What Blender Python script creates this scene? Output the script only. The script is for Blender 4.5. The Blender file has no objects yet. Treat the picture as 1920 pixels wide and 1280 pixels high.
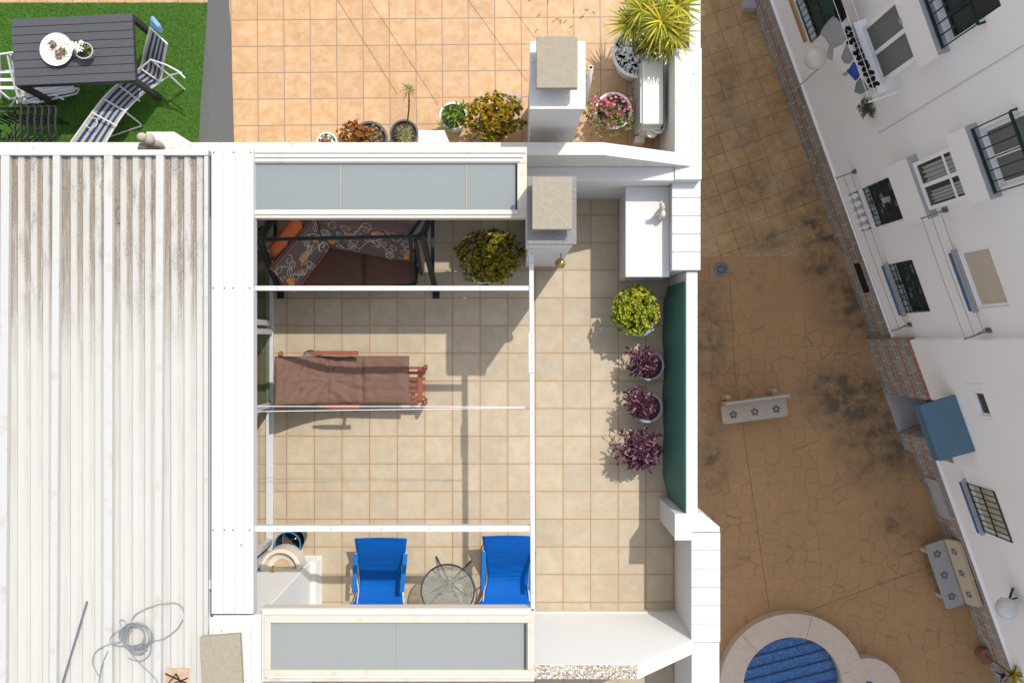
import bpy, math, random
from mathutils import Vector, Matrix, noise
R = math.radians
random.seed(7)
S = bpy.context.scene
COL = S.collection
H = 10.3; F = 1600.0            # drone height above the terrace floor, focal length in photo pixels
# ---------------- camera, world, sun, exposure ----------------
cd = bpy.data.cameras.new('camera'); cam = bpy.data.objects.new('camera', cd); COL.objects.link(cam)
cam.location = (0, 0, H); cam.rotation_euler = (0, 0, 0)
cd.sensor_width = 36; cd.lens = 36*F/1920; cd.clip_end = 500; cd.clip_start = .05
S.camera = cam
SUN = Vector((.369, .522, 1.0)).normalized()
w = bpy.data.worlds.new('World'); S.world = w; w.use_nodes = True
nt = w.node_tree; bg = nt.nodes['Background']
sky = nt.nodes.new('ShaderNodeTexSky'); sky.sky_type = 'NISHITA'; sky.sun_disc = False
sky.sun_elevation = math.asin(SUN.z); sky.sun_rotation = math.atan2(SUN.x, SUN.y)
sky.air_density = 1.0; sky.dust_density = 1.5; sky.ozone_density = 1.0
hs = nt.nodes.new('ShaderNodeHueSaturation'); hs.inputs['Saturation'].default_value = .38; nt.links.new(sky.outputs[0], hs.inputs['Color']); nt.links.new(hs.outputs[0], bg.inputs[0]); bg.inputs[1].default_value = .15
ld = bpy.data.lights.new('sun', 'SUN'); lo = bpy.data.objects.new('sun', ld); COL.objects.link(lo)
ld.energy = 2.1; ld.angle = R(.5); ld.color = (1, .955, .88)
lo.rotation_euler = SUN.to_track_quat('Z', 'Y').to_euler(); lo.location = (3, 4, 12)
S.view_settings.view_transform = 'Standard'; S.view_settings.look = 'None'
S.view_settings.exposure = .93; S.view_settings.gamma = 1
S.cycles.max_bounces = 6; S.cycles.diffuse_bounces = 4
try: S.cycles.use_denoising = True
except Exception: pass

# ---------------- coordinates ----------------
def P(px, py, z=0.0):
    d = H - z
    return Vector(((px-960)*d/F, (640-py)*d/F, z))
ZN = .25          # neighbour's terrace level
ZG = -8.2         # courtyard level

# facade frame: u runs along the wall towards the top of the photo, n points out into the courtyard
GA = P(1408, 0, ZG); GB = P(1870, 1280, ZG)
FU = (GA-GB).normalized(); FN = Vector((-FU.y, FU.x, 0)); 
if FN.x > 0: FN = -FN
FO = P(1639, 640, ZG); FO = GB + FU*((FO-GB).dot(FU))
FANG = math.atan2(FU.y, FU.x)
def FW(u, n, z): return FO + FU*u + FN*n + Vector((0, 0, z-ZG))
def fac(px, py, off=0.0):
    dr = Vector(((px-960)/F, (640-py)/F, -1)); c = Vector((0, 0, H))
    t = ((FO-c).dot(FN)+off)/dr.dot(FN)
    p = c+dr*t
    return (p-FO).dot(FU), p.z

# ---------------- mesh builder ----------------
ORG = {}
class MB:
    def __init__(s): s.v = []; s.f = []; s.m = []; s.cur = 0
    def face(s, pts):
        i = len(s.v); s.v += [Vector(p) for p in pts]; s.f.append(tuple(range(i, i+len(pts)))); s.m.append(s.cur)
    def hexa(s, c):      # 8 corners: bottom 4 ccw, top 4 ccw
        i = len(s.v); s.v += [Vector(p) for p in c]
        for q in ((0,3,2,1),(4,5,6,7),(0,1,5,4),(1,2,6,5),(2,3,7,6),(3,0,4,7)):
            s.f.append(tuple(i+k for k in q)); s.m.append(s.cur)
        return s
    def box(s, x0, x1, y0, y1, z0, z1):
        x0,x1 = sorted((x0,x1)); y0,y1 = sorted((y0,y1)); z0,z1 = sorted((z0,z1))
        return s.hexa([(x0,y0,z0),(x1,y0,z0),(x1,y1,z0),(x0,y1,z0),(x0,y0,z1),(x1,y0,z1),(x1,y1,z1),(x0,y1,z1)])
    def prism(s, pts, z0, z1):
        a = sum(pts[i][0]*pts[(i+1)%len(pts)][1]-pts[(i+1)%len(pts)][0]*pts[i][1] for i in range(len(pts)))
        if a < 0: pts = pts[::-1]
        n = len(pts); i = len(s.v)
        s.v += [Vector((p[0],p[1],z0)) for p in pts]+[Vector((p[0],p[1],z1)) for p in pts]
        s.f.append(tuple(i+k for k in range(n))[::-1]); s.f.append(tuple(i+n+k for k in range(n)))
        s.m += [s.cur]*2
        for k in range(n):
            s.f.append((i+k, i+(k+1)%n, i+n+(k+1)%n, i+n+k)); s.m.append(s.cur)
        return s
    def bar(s, a, b, w, h=None, up=(0,0,1)):    # rectangular bar from a to b
        a = Vector(a); b = Vector(b); h = h or w; d = (b-a).normalized(); up = Vector(up)
        if abs(d.dot(up)) > .95: up = Vector((1,0,0))
        sx = d.cross(up).normalized()*w/2; sy = sx.cross(d).normalized()*h/2
        return s.hexa([a-sx-sy, a+sx-sy, a+sx+sy, a-sx+sy, b-sx-sy, b+sx-sy, b+sx+sy, b-sx+sy])
    def tube(s, pts, r, seg=8, close=False, cap=True, radii=None):
        pts = [Vector(p) for p in pts]; n = len(pts); i0 = len(s.v); prev = None
        for k, p in enumerate(pts):
            if close: d = pts[(k+1)%n]-pts[k-1]
            else: d = pts[min(k+1,n-1)]-pts[max(k-1,0)]
            d.normalize()
            if prev is None:
                up = Vector((0,0,1)) if abs(d.z) < .9 else Vector((1,0,0))
                a = d.cross(up).normalized()
            else: a = (prev-d*prev.dot(d)).normalized()
            prev = a; b = d.cross(a); rr = radii[k] if radii else r
            for j in range(seg):
                t = 2*math.pi*j/seg; s.v.append(p+a*math.cos(t)*rr+b*math.sin(t)*rr)
        for k in range(n if close else n-1):
            for j in range(seg):
                q = (k+1)%n
                s.f.append((i0+k*seg+j, i0+k*seg+(j+1)%seg, i0+q*seg+(j+1)%seg, i0+q*seg+j)); s.m.append(s.cur)
        if cap and not close:
            s.f.append(tuple(i0+j for j in range(seg))[::-1]); s.f.append(tuple(i0+(n-1)*seg+j for j in range(seg))); s.m += [s.cur]*2
        return s
    def lathe(s, prof, c, seg=28, a0=0, a1=2*math.pi, sx=1, sy=1):
        c = Vector(c); full = abs(a1-a0-2*math.pi) < 1e-6; m = seg if full else seg+1; i0 = len(s.v)
        for r, z in prof:
            for j in range(m):
                t = a0+(a1-a0)*j/seg; s.v.append(c+Vector((r*math.cos(t)*sx, r*math.sin(t)*sy, z)))
        for k in range(len(prof)-1):
            for j in range(seg):
                q = (j+1)%m
                s.f.append((i0+k*m+j, i0+k*m+q, i0+(k+1)*m+q, i0+(k+1)*m+j)); s.m.append(s.cur)
        return s
    def ball(s, c, r, rz=None, seg=14, rings=8, rot=None):
        c = Vector(c); r = r if hasattr(r, '__len__') else (r, r, rz or r); i0 = len(s.v)
        for k in range(rings+1):
            ph = math.pi*k/rings
            for j in range(seg):
                t = 2*math.pi*j/seg
                p = Vector((r[0]*math.sin(ph)*math.cos(t), r[1]*math.sin(ph)*math.sin(t), r[2]*math.cos(ph)))
                if rot: p = rot @ p
                s.v.append(c+p)
        for k in range(rings):
            for j in range(seg):
                q = (j+1)%seg
                s.f.append((i0+k*seg+j, i0+(k+1)*seg+j, i0+(k+1)*seg+q, i0+k*seg+q)); s.m.append(s.cur)
        return s
    def grid(s, fn, nu, nv):
        i0 = len(s.v)
        for a in range(nu+1):
            for b in range(nv+1): s.v.append(Vector(fn(a/nu, b/nv)))
        for a in range(nu):
            for b in range(nv):
                q = i0+a*(nv+1)+b; s.f.append((q, q+nv+1, q+nv+2, q+1)); s.m.append(s.cur)
        return s
    def build(s, name, mat, parent=None, smooth=False, bevel=0, solid=0):
        o0 = Vector(ORG.get(parent.name, (0,0,0))) if parent else Vector((0,0,0))
        me = bpy.data.meshes.new(name)
        me.from_pydata([tuple(p-o0) for p in s.v], [], s.f)
        for m in (mat if isinstance(mat, (list, tuple)) else [mat]): me.materials.append(m)
        me.polygons.foreach_set('material_index', s.m)
        if smooth:
            me.polygons.foreach_set('use_smooth', [True]*len(s.f))
            try: me.set_sharp_from_angle(angle=R(smooth if smooth is not True else 50))
            except Exception: pass
        me.update()
        o = bpy.data.objects.new(name, me); COL.objects.link(o)
        if parent:
            o.parent = parent; ORG[o.name] = tuple(o0)
        if solid:
            md = o.modifiers.new('solid', 'SOLIDIFY'); md.thickness = solid; md.offset = 0
        if bevel:
            md = o.modifiers.new('bevel', 'BEVEL'); md.width = bevel; md.segments = 2; md.limit_method = 'ANGLE'; md.angle_limit = R(40)
        return o
def tag(o, label, cat, group=None, kind=None):
    o['label'] = label; o['category'] = cat
    if group: o['group'] = group
    if kind: o['kind'] = kind
    return o
def thing(name, label, cat, loc=(0,0,0), group=None, rz=0):
    o = bpy.data.objects.new(name, None); COL.objects.link(o); o.empty_display_size = .1
    o.location = loc; o.rotation_euler = (0,0,rz)
    ORG[o.name] = (0,0,0) if rz else tuple(loc)
    return tag(o, label, cat, group)
def fthing(name, label, cat, base, group=None):      # thing on the facade, base = (u, n, z)
    o = bpy.data.objects.new(name, None); COL.objects.link(o); o.empty_display_size = .1
    o.location = FW(*base); o.rotation_euler = (0,0,FANG); ORG[o.name] = tuple(base)
    return tag(o, label, cat, group)
def struct(name, mb, mat, **k):
    o = mb.build(name, mat, **k); o['kind'] = 'structure'; return o
def copy_tree(o, parent=None):
    c = o.copy(); COL.objects.link(c)
    if parent: c.parent = parent
    ORG[c.name] = ORG.get(o.name, (0,0,0))
    for ch in [x for x in o.children]: copy_tree(ch, c)
    return c
# facade local handedness: (u, n, z) with n = FN; local y of the rotated frame
FS = 1 if Vector((math.cos(FANG+math.pi/2), math.sin(FANG+math.pi/2),0)).dot(FN) > 0 else -1

# ---------------- materials ----------------
def srgb(r, g, b):
    f = lambda c: (c/255/12.92) if c/255 <= .04045 else ((c/255+.055)/1.055)**2.4
    return (f(r), f(g), f(b), 1)
class NT:
    def __init__(s, name, rough=.6, spec=.3, metal=0):
        s.mat = bpy.data.materials.new(name); s.mat.use_nodes = True; s.t = s.mat.node_tree
        s.b = s.t.nodes['Principled BSDF']
        s.b.inputs['Roughness'].default_value = rough; s.b.inputs['Specular IOR Level'].default_value = spec
        s.b.inputs['Metallic'].default_value = metal
    def n(s, typ, **k):
        nd = s.t.nodes.new(typ)
        for a, v in k.items():
            if hasattr(nd, a): setattr(nd, a, v)
            else: nd.inputs[a].default_value = v
        return nd
    def l(s, a, b): s.t.links.new(a, b)
    def coord(s, out='Object'): return s.n('ShaderNodeTexCoord').outputs[out]
    def mapping(s, src, loc=(0,0,0), rot=(0,0,0), scale=(1,1,1)):
        m = s.n('ShaderNodeMapping'); m.inputs[1].default_value = loc; m.inputs[2].default_value = rot; m.inputs[3].default_value = scale
        s.l(src, m.inputs[0]); return m.outputs[0]
    def noise(s, src, scale, detail=4, rough=.6, dist=0):
        m = s.n('ShaderNodeTexNoise'); m.inputs['Scale'].default_value = scale; m.inputs['Detail'].default_value = detail
        m.inputs['Roughness'].default_value = rough; m.inputs['Distortion'].default_value = dist
        s.l(src, m.inputs['Vector']); return m.outputs['Fac']
    def ramp(s, src, stops, interp='LINEAR'):
        r = s.n('ShaderNodeValToRGB'); e = r.color_ramp.elements; r.color_ramp.interpolation = interp
        while len(e) < len(stops): e.new(.5)
        for k, (p, c) in enumerate(stops):
            e[k].position = p; e[k].color = c if hasattr(c, '__len__') else (c,c,c,1)
        s.l(src, r.inputs[0]); return r.outputs[0]
    def mix(s, fac, a, b, mode='MIX'):
        m = s.n('ShaderNodeMix'); m.data_type = 'RGBA'; m.blend_type = mode
        for sock, v in ((m.inputs[0], fac), (m.inputs[6], a), (m.inputs[7], b)):
            if hasattr(v, 'is_linked'): s.l(v, sock)
            else: sock.default_value = v
        return m.outputs[2]
    def math(s, op, a, b=0, c=0):
        m = s.n('ShaderNodeMath'); m.operation = op
        for sock, v in zip(m.inputs, (a, b, c)):
            if hasattr(v, 'is_linked'): s.l(v, sock)
            else: sock.default_value = v
        return m.outputs[0]
    def bump(s, h, strength=.3, dist=.01):
        m = s.n('ShaderNodeBump'); m.inputs['Strength'].default_value = strength; m.inputs['Distance'].default_value = dist
        s.l(h, m.inputs['Height']); s.l(m.outputs[0], s.b.inputs['Normal'])
    def col(s, c):
        if hasattr(c, 'is_linked'): s.l(c, s.b.inputs['Base Color'])
        else: s.b.inputs['Base Color'].default_value = c
        return s.mat
def C(r, g, b): return (r, g, b, 1)
def simple(name, c, rough=.6, var=.12, scale=8, bump=.15, spec=.3, metal=0, bd=.004, fine=60):
    m = NT(name, rough, spec, metal); co = m.coord()
    f = m.noise(co, scale, 5); f2 = m.noise(co, fine, 3)
    a = m.mix(f, tuple(x*(1-var) for x in c[:3])+(1,), tuple(min(1, x*(1+var)) for x in c[:3])+(1,))
    m.col(a)
    if bump: m.bump(f2, bump, bd)
    return m.mat
def leafy(name, stops, rough=.5, trans=.15, spec=.3):
    m = NT(name, rough, spec); g = m.n('ShaderNodeNewGeometry')
    c = m.ramp(g.outputs['Random Per Island'], stops)
    m.col(c)
    try: m.b.inputs['Subsurface Weight'].default_value = 0
    except Exception: pass
    if trans:
        tr = m.n('ShaderNodeBsdfTranslucent'); m.l(c, tr.inputs[0]); mx = m.n('ShaderNodeMixShader'); mx.inputs[0].default_value = trans
        out = m.t.nodes['Material Output']; m.l(m.b.outputs[0], mx.inputs[1]); m.l(tr.outputs[0], mx.inputs[2]); m.l(mx.outputs[0], out.inputs[0])
    return m.mat
def tiles(name, size, ox, oy, c1, c2, grout, rot=0, gw=.004, stain=None, edge=None, vein=6.0):
    m = NT(name, .45, .35); co = m.coord()
    mp = m.mapping(co, (-ox, -oy, 0), (0, 0, 0)) if not rot else m.mapping(m.mapping(co, (-ox, -oy, 0)), (0,0,0), (0,0,rot))
    b = m.n('ShaderNodeTexBrick'); b.offset = 0; b.squash = 1
    b.inputs['Scale'].default_value = 1; b.inputs['Brick Width'].default_value = size; b.inputs['Row Height'].default_value = size
    b.inputs['Mortar Size'].default_value = gw; b.inputs['Mortar Smooth'].default_value = .2; b.inputs['Bias'].default_value = 0
    b.inputs['Color1'].default_value = C(.0,.0,.0); b.inputs['Color2'].default_value = C(1,1,1); b.inputs['Mortar'].default_value = C(.5,.5,.5)
    m.l(mp, b.inputs['Vector'])
    # per-tile offset of the cloudy pattern
    mv = m.n('ShaderNodeVectorMath'); mv.operation = 'MULTIPLY_ADD'
    m.l(b.outputs['Color'], mv.inputs[0]); mv.inputs[1].default_value = (7, 11, 5); m.l(mp, mv.inputs[2])
    f = m.noise(mv.outputs[0], vein, 7, .68, .1)
    fs = m.noise(co, 90, 2)
    f = m.math('ADD', f, m.math('MULTIPLY', m.math('SUBTRACT', fs, .5), .25))
    c = m.mix(m.ramp(f, [(.36, 0.0), (.62, 1.0)]), c1, c2)
    tv = m.ramp(b.outputs['Color'], [(0, C(.93,.93,.94)), (1, C(1.05,1.04,1.03))])
    c = m.mix(1.0, c, tv, 'MULTIPLY')
    # warm rim along each tile
    if edge:
        sx = m.n('ShaderNodeSeparateXYZ'); m.l(mp, sx.inputs[0])
        def dd(o):
            q = m.math('FRACT', m.math('DIVIDE', o, size)); return m.math('ABSOLUTE', m.math('SUBTRACT', q, .5))
        e = m.math('MAXIMUM', dd(sx.outputs[0]), dd(sx.outputs[1]))
        e = m.math('ADD', e, m.math('MULTIPLY', m.math('SUBTRACT', m.noise(co, 14, 3), .5), .10))
        c = m.mix(m.ramp(e, [(.40, 0.0), (.50, .55)]), c, edge)
    gn = m.noise(co, 3.3, 3)
    gc = m.mix(gn, tuple(x*.7 for x in grout[:3])+(1,), tuple(x*1.25 for x in grout[:3])+(1,))
    c = m.mix(b.outputs['Fac'], c, gc)
    if stain: c = stain(m, co, c)
    else:
        dn = m.noise(co, .9, 5, .65)
        c = m.mix(m.ramp(dn, [(.5, 0.0), (.75, .22)]), c, tuple(x*.6 for x in c1[:3])+(1,))
    m.bump(m.math('SUBTRACT', 1, b.outputs['Fac']), .4, .003)
    return m.col(c)

def whitewash(name, c=(.58,.57,.55), dirt=(.33,.29,.23), lo=.58, hi=.75, amt=.5, scale=2.2):
    m = NT(name, .8, .2); co = m.coord()
    f = m.noise(co, scale, 7, .65); s2 = m.noise(co, 38, 4, .7)
    d = m.math('MULTIPLY', m.ramp(f, [(lo-.15, .15), (hi, 1.0)]), m.ramp(s2, [(.60, 0.0), (.68, amt)]))
    sm = m.mix(m.noise(co, .8, 3), C(c[0]*.94, c[1]*.94, c[2]*.94), C(*c))
    m.bump(m.noise(co, 110, 3), .25, .003)
    return m.col(m.mix(d, sm, C(*dirt)))
M = {}
M['white'] = whitewash('white_render', amt=.28)
M['white_clean'] = whitewash('white_clean_render', (.56,.555,.545), amt=.0)
M['white_bright'] = whitewash('bright_white_render', (.70,.69,.67), amt=.15)  # paler copy of the white, brightening faces the sun strikes at a slant
M['white_spot'] = whitewash('white_spotted_render', (.56,.545,.515), (.14,.12,.09), .42, .58, 1.0, 4)
M['cream'] = whitewash('cream_render', (.56,.51,.43), (.30,.24,.16), .5, .7, .5, 3)
def alu(name, base, rust):
    m = NT(name, .38, .5); co = m.coord()
    f = m.noise(m.mapping(co, scale=(1,1,6)), 5, 6, .65)
    return m.col(m.mix(m.ramp(f, [(.56, 0.0), (.74, .6)]), base, rust))
M['alu'] = alu('white_aluminium', C(.475,.465,.445), C(.38,.30,.19))
M['alu_cream'] = alu('cream_aluminium', C(.485,.44,.37), C(.38,.24,.12))
M['alu_clean'] = alu('clean_aluminium', C(.485,.485,.49), C(.46,.48,.47))
M['screw'] = simple('screw_metal', C(.12,.10,.08), .6, bump=0)
M['tile'] = tiles('beige_floor_tile', .3335, P(1003.9,662).x, P(1003.9,662).y, C(.36,.295,.207), C(.405,.345,.252), C(.225,.155,.095), edge=C(.40,.26,.14), gw=.0045)
M['tile_orange'] = tiles('orange_floor_tile', .3105, P(582.3,136,ZN).x, P(582.3,136,ZN).y, C(.40,.225,.10), C(.465,.315,.18), C(.19,.155,.12), rot=R(-.5), edge=C(.46,.25,.115), gw=.0058, vein=9)
def court_stain(m, co, c):
    n = m.noise(co, 1.6, 7, .7, .4); big = m.noise(co, .42, 4, .6)
    k = m.math('MULTIPLY', m.ramp(n, [(.50, 0.0), (.64, 1.0)]), m.ramp(big, [(.5, 0.0), (.62, .85)]))
    return m.mix(k, c, C(.055,.045,.032))
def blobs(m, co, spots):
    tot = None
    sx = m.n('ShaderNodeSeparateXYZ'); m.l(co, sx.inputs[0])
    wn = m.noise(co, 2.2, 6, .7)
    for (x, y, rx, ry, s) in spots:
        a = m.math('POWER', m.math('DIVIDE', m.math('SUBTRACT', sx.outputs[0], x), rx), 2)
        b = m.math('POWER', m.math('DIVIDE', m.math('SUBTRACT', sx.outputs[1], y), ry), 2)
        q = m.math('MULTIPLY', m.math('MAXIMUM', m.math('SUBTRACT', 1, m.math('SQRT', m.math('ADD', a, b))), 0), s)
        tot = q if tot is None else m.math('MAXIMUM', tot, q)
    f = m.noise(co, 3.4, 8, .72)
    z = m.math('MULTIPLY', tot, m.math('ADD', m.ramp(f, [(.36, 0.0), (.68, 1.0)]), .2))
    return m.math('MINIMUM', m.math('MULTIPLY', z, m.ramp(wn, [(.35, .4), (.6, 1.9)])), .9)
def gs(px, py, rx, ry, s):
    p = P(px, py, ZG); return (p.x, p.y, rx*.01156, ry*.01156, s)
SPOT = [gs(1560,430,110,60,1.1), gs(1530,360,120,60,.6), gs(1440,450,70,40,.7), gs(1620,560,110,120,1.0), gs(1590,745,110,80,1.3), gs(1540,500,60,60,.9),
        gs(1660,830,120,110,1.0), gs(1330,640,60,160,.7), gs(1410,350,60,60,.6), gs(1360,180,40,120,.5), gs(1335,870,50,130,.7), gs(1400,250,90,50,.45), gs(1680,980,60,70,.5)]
def st2(m, co, c):
    lw = m.noise(co, 1.1, 5, .6)
    c = m.mix(m.ramp(lw, [(.42, 0.0), (.7, .45)]), c, C(.50,.38,.24))
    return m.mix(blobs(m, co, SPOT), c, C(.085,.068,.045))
def crazy():
    m = NT('stamped_stone_paving', .55, .35); co = m.coord()
    dn = m.n('ShaderNodeTexNoise'); dn.inputs['Scale'].default_value = 2.2; dn.inputs['Detail'].default_value = 3; m.l(co, dn.inputs['Vector'])
    mv = m.n('ShaderNodeVectorMath'); mv.operation = 'MULTIPLY_ADD'; m.l(dn.outputs['Color'], mv.inputs[0]); mv.inputs[1].default_value = (.10,.10,0); m.l(co, mv.inputs[2])
    fl = m.n('ShaderNodeVectorMath'); fl.operation = 'MULTIPLY'; m.l(mv.outputs[0], fl.inputs[0]); fl.inputs[1].default_value = (1,1,0)
    v = m.n('ShaderNodeTexVoronoi'); v.feature = 'DISTANCE_TO_EDGE'; v.inputs['Scale'].default_value = 3.4; v.inputs['Randomness'].default_value = .60; m.l(fl.outputs[0], v.inputs['Vector'])
    v2 = m.n('ShaderNodeTexVoronoi'); v2.inputs['Scale'].default_value = 3.4; v2.inputs['Randomness'].default_value = .60; m.l(fl.outputs[0], v2.inputs['Vector'])
    f = m.noise(co, 1.4, 6, .65); f2 = m.noise(co, 16, 5, .7)
    c = m.mix(f, C(.335,.18,.073), C(.44,.255,.108))
    c = m.mix(m.math('MULTIPLY', f2, .45), c, C(.26,.18,.12))
    sep = m.n('ShaderNodeSeparateColor'); m.l(v2.outputs['Color'], sep.inputs[0])
    c = m.mix(1.0, c, m.ramp(sep.outputs[0], [(0, C(.97,.97,.97)), (1, C(1.03,1.02,1.02))]), 'MULTIPLY')
    ln = m.ramp(v.outputs['Distance'], [(.006, 1.0), (.042, 0.0)])
    lv = m.noise(co, .9, 3)
    c = m.mix(m.math('MULTIPLY', ln, m.ramp(lv, [(.38, .16), (.66, .55)])), c, C(.10,.07,.045))
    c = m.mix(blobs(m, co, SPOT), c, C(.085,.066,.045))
    m.bump(f2, .2, .004)
    return m.col(c)
M['crazy'] = crazy()
M['tile_court'] = tiles('courtyard_square_paving', .415, GA.x, GA.y, C(.335,.195,.080), C(.44,.28,.128), C(.10,.075,.05), rot=-(math.atan2(FU.y,FU.x)-math.pi/2), gw=.006, stain=st2)
# ================= setting: ground, floors, house body =================
def turfmat():
    m = NT('artificial_turf', .8, .15); co = m.coord()
    f = m.noise(co, 5, 5, .7); g = m.noise(co, 120, 3, .7)
    c = m.mix(f, C(.035,.10,.010), C(.06,.14,.018))
    return m.col(m.mix(m.ramp(g, [(.4, 0.0), (.65, .6)]), c, C(.018,.05,.007)))
M['turf'] = turfmat()
M['blade'] = leafy('turf_blades', [(0, C(.03,.09,.008)), (.5, C(.075,.18,.02)), (.85, C(.13,.25,.04)), (1, C(.26,.28,.10))], .6, .2)
M['concrete'] = simple('rough_concrete', C(.27,.235,.18), .9, .22, 26, .5, bd=.006)
M['concrete_dark'] = simple('weathered_concrete', C(.20,.19,.185), .9, .45, 34, .5, bd=.006)
M['greymat'] = simple('dark_grey_matting', C(.095,.093,.092), .85, .2, 40, .3)
yb = P(0, 481, ZG).y
g1 = MB(); g1.face([(-60, yb, ZG), (-60, -60, ZG), (60, -60, ZG), (60, yb, ZG)]); struct('courtyard_ground', g1, M['crazy'])
g2 = MB(); g2.face([(-60, yb, ZG), (60, yb, ZG), (60, 60, ZG), (-60, 60, ZG)]); struct('courtyard_pavement', g2, M['tile_court'])
# joint line cuts in the stamped floor
j = MB()
for a, b in (((1368,520),(1378,700)), ((1378,700),(1442,1140)), ((1500,1150),(1745,1060))):
    p, q = P(*a, ZG), P(*b, ZG); d = (q-p).normalized(); s_ = Vector((-d.y, d.x, 0))*.006
    j.face([p-s_+Vector((0,0,.004)), q-s_+Vector((0,0,.004)), q+s_+Vector((0,0,.004)), p+s_+Vector((0,0,.004))])
M['joint'] = simple('dark_joint', C(.20,.12,.06), .8, bump=0)
struct('ground_joint', j, M['joint'])
# storm drain
dt = P(1352, 505, ZG); dr = thing('drain_cover', 'round grey metal drain cover with a slotted centre on the brown paving', 'drain cover', dt)
M['iron'] = simple('grey_cast_iron', C(.16,.165,.17), .6, .2, 30, .3)
M['black'] = simple('black_void', C(.008,.008,.008), .7, bump=0)
MB().lathe([(0,.012),(.075,.012),(.155,.012),(.165,.002)], dt, 36).build('cover', M['iron'], dr, smooth=True)
s_ = MB()
for k in range(18):
    t = 2*math.pi*k/18; d = Vector((math.cos(t), math.sin(t), 0)); s_.bar(dt+d*.058+Vector((0,0,.014)), dt+d*.095+Vector((0,0,.014)), .011, .004)
s_.build('slot', M['black'], dr)

# floors of the two roof terraces
XW = -4.6
fl = MB(); fl.face([(XW, -6.5, 0), (2.0, -6.5, 0), (2.0, 1.93, 0), (XW, 1.93, 0)]); struct('terrace_floor', fl, M['tile'])
fl = MB(); fl.face([(-7.5, 1.93, ZN), (2.0, 1.93, ZN), (2.0, 7, ZN), (-7.5, 7, ZN)]); struct('upper_terrace_floor', fl, M['tile_orange'])
hb = MB(); hb.box(-7.5, 2.0, -8, 7, ZG, -.03); hb.box(-7.5, 2.0, 1.9, 7, -.03, ZN-.004)
tag(hb.build('terraced_house', M['white']), 'white terraced house whose flat roof carries both tiled terraces', 'house')
EX = P(0,0,0).x
# artificial grass
gx0, gx1 = P(-40,0,ZN).x, P(392,0,ZN).x; gy0, gy1 = 1.995, P(0,6,ZN).y
tf = MB(); tf.box(gx0, gx1, gy0, gy1, ZN+.001, ZN+.014)
struct('turf_backing', tf, M['turf'])
bl = MB(); rnd = random.Random(3)
for k in range(36000):
    x = rnd.uniform(gx0, gx1); y = rnd.uniform(gy0, gy1); t = rnd.uniform(0, 6.28); l = rnd.uniform(.015,.034); a = rnd.uniform(0, 6.28)
    ww = .0035; d = Vector((math.cos(t), math.sin(t), 0))*ww; tip = Vector((math.cos(a), math.sin(a), 0))*l*rnd.uniform(.3,.9)+Vector((0,0,l*.8))
    b0 = Vector((x,y,ZN+.012)); bl.face([b0-d, b0+d, b0+tip])
o = bl.build('artificial_grass', M['blade']); tag(o, 'bright green artificial grass carpet on the upper terrace', 'artificial grass', kind='stuff')
# grey mat strip
mt = MB(); mt.prism([P(392,-20,ZN)[:2], P(428,-20,ZN)[:2], P(433,60,ZN)[:2], P(436,160,ZN)[:2], P(440,300,ZN)[:2], P(372,300,ZN)[:2], P(377,200,ZN)[:2], P(384,100,ZN)[:2]], ZN+.003, ZN+.024)
tag(mt.build('floor_mat', M['greymat'], bevel=.004), 'long dark grey floor mat tapering between the artificial grass and orange tiles', 'mat')

# ================= walls and parapets =================
# party wall between the terraces
pw = thing('party_wall', 'white rendered wall between the two terraces with a spotted sloping top', 'wall', (0, 1.93, 0))
mb = MB(); y0, y1 = 1.867, 1.993
xs = [-7.4, P(1130,0,1.75).x, P(1296,0,1.22).x]
zt = [1.75, 1.75, 1.2]
mb.prism([(0,0),(1,0),(1,1)], 0, 0) if False else None
for a in range(2):
    xa, xb, za, zb = xs[a], xs[a+1], zt[a], zt[a+1]
    mb.hexa([(xa,y0,-.03),(xb,y0,-.03),(xb,y1,-.03),(xa,y1,-.03),(xa,y0,za),(xb,y0,zb),(xb,y1,zb),(xa,y1,za)])
mb.build('upper_wall', M['white_spot'], pw)
mb = MB().box(-7.4, 1.735, 1.719, 1.866, -.03, 1.17); mb.build('lower_wall', M['white'], pw, bevel=.008)
# raised wall tops
for nm, a, b, c, d, zt_, lab in (('small', 784, 833, 833, 845, 2.2, 'small raised white block on the party wall beside the spiky potted plant'),
                           ('big', 274, 326, 326, 366, 2.15, 'raised white block on the party wall carrying the grey garden statue')):
    xa, xb, xc = P(a,0,zt_).x, P(b,0,zt_).x, P(d,0,1.76).x
    m_ = MB(); yt_ = 244 if nm == 'small' else 247
    q_ = [P(a,yt_,1.76)[:2], P(b,yt_,1.76)[:2], P(d,273,1.76)[:2], (P(d,0,1.76).x,1.9), (P(a,0,1.76).x,1.9)]; m_.prism(q_, ZN, 1.76)
    tag(m_.build('wall_block', M['white_spot'], bevel=.006), lab, 'wall block')
# neighbour's east parapet (x 1265..1316, y ..335)
zp = 1.19
px0, px1 = P(1265,0,zp).x, P(1316,0,zp).x
e = thing('parapet_wall', 'plain white parapet wall of the upper terrace beside the air conditioner', 'wall', (px0, 4, ZN))
MB().box(px0, px1, P(0,337,zp).y, P(0,90,zp).y, ZG+8, zp).build('wall', M['white_spot'], e, bevel=.01)
MB().box(P(1292,0,1.1).x, P(1314,0,1.1).x, P(0,90,zp).y+.002, 7, -.03, 1.10).build('rail_wall', M['white'], e, bevel=.01)
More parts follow.
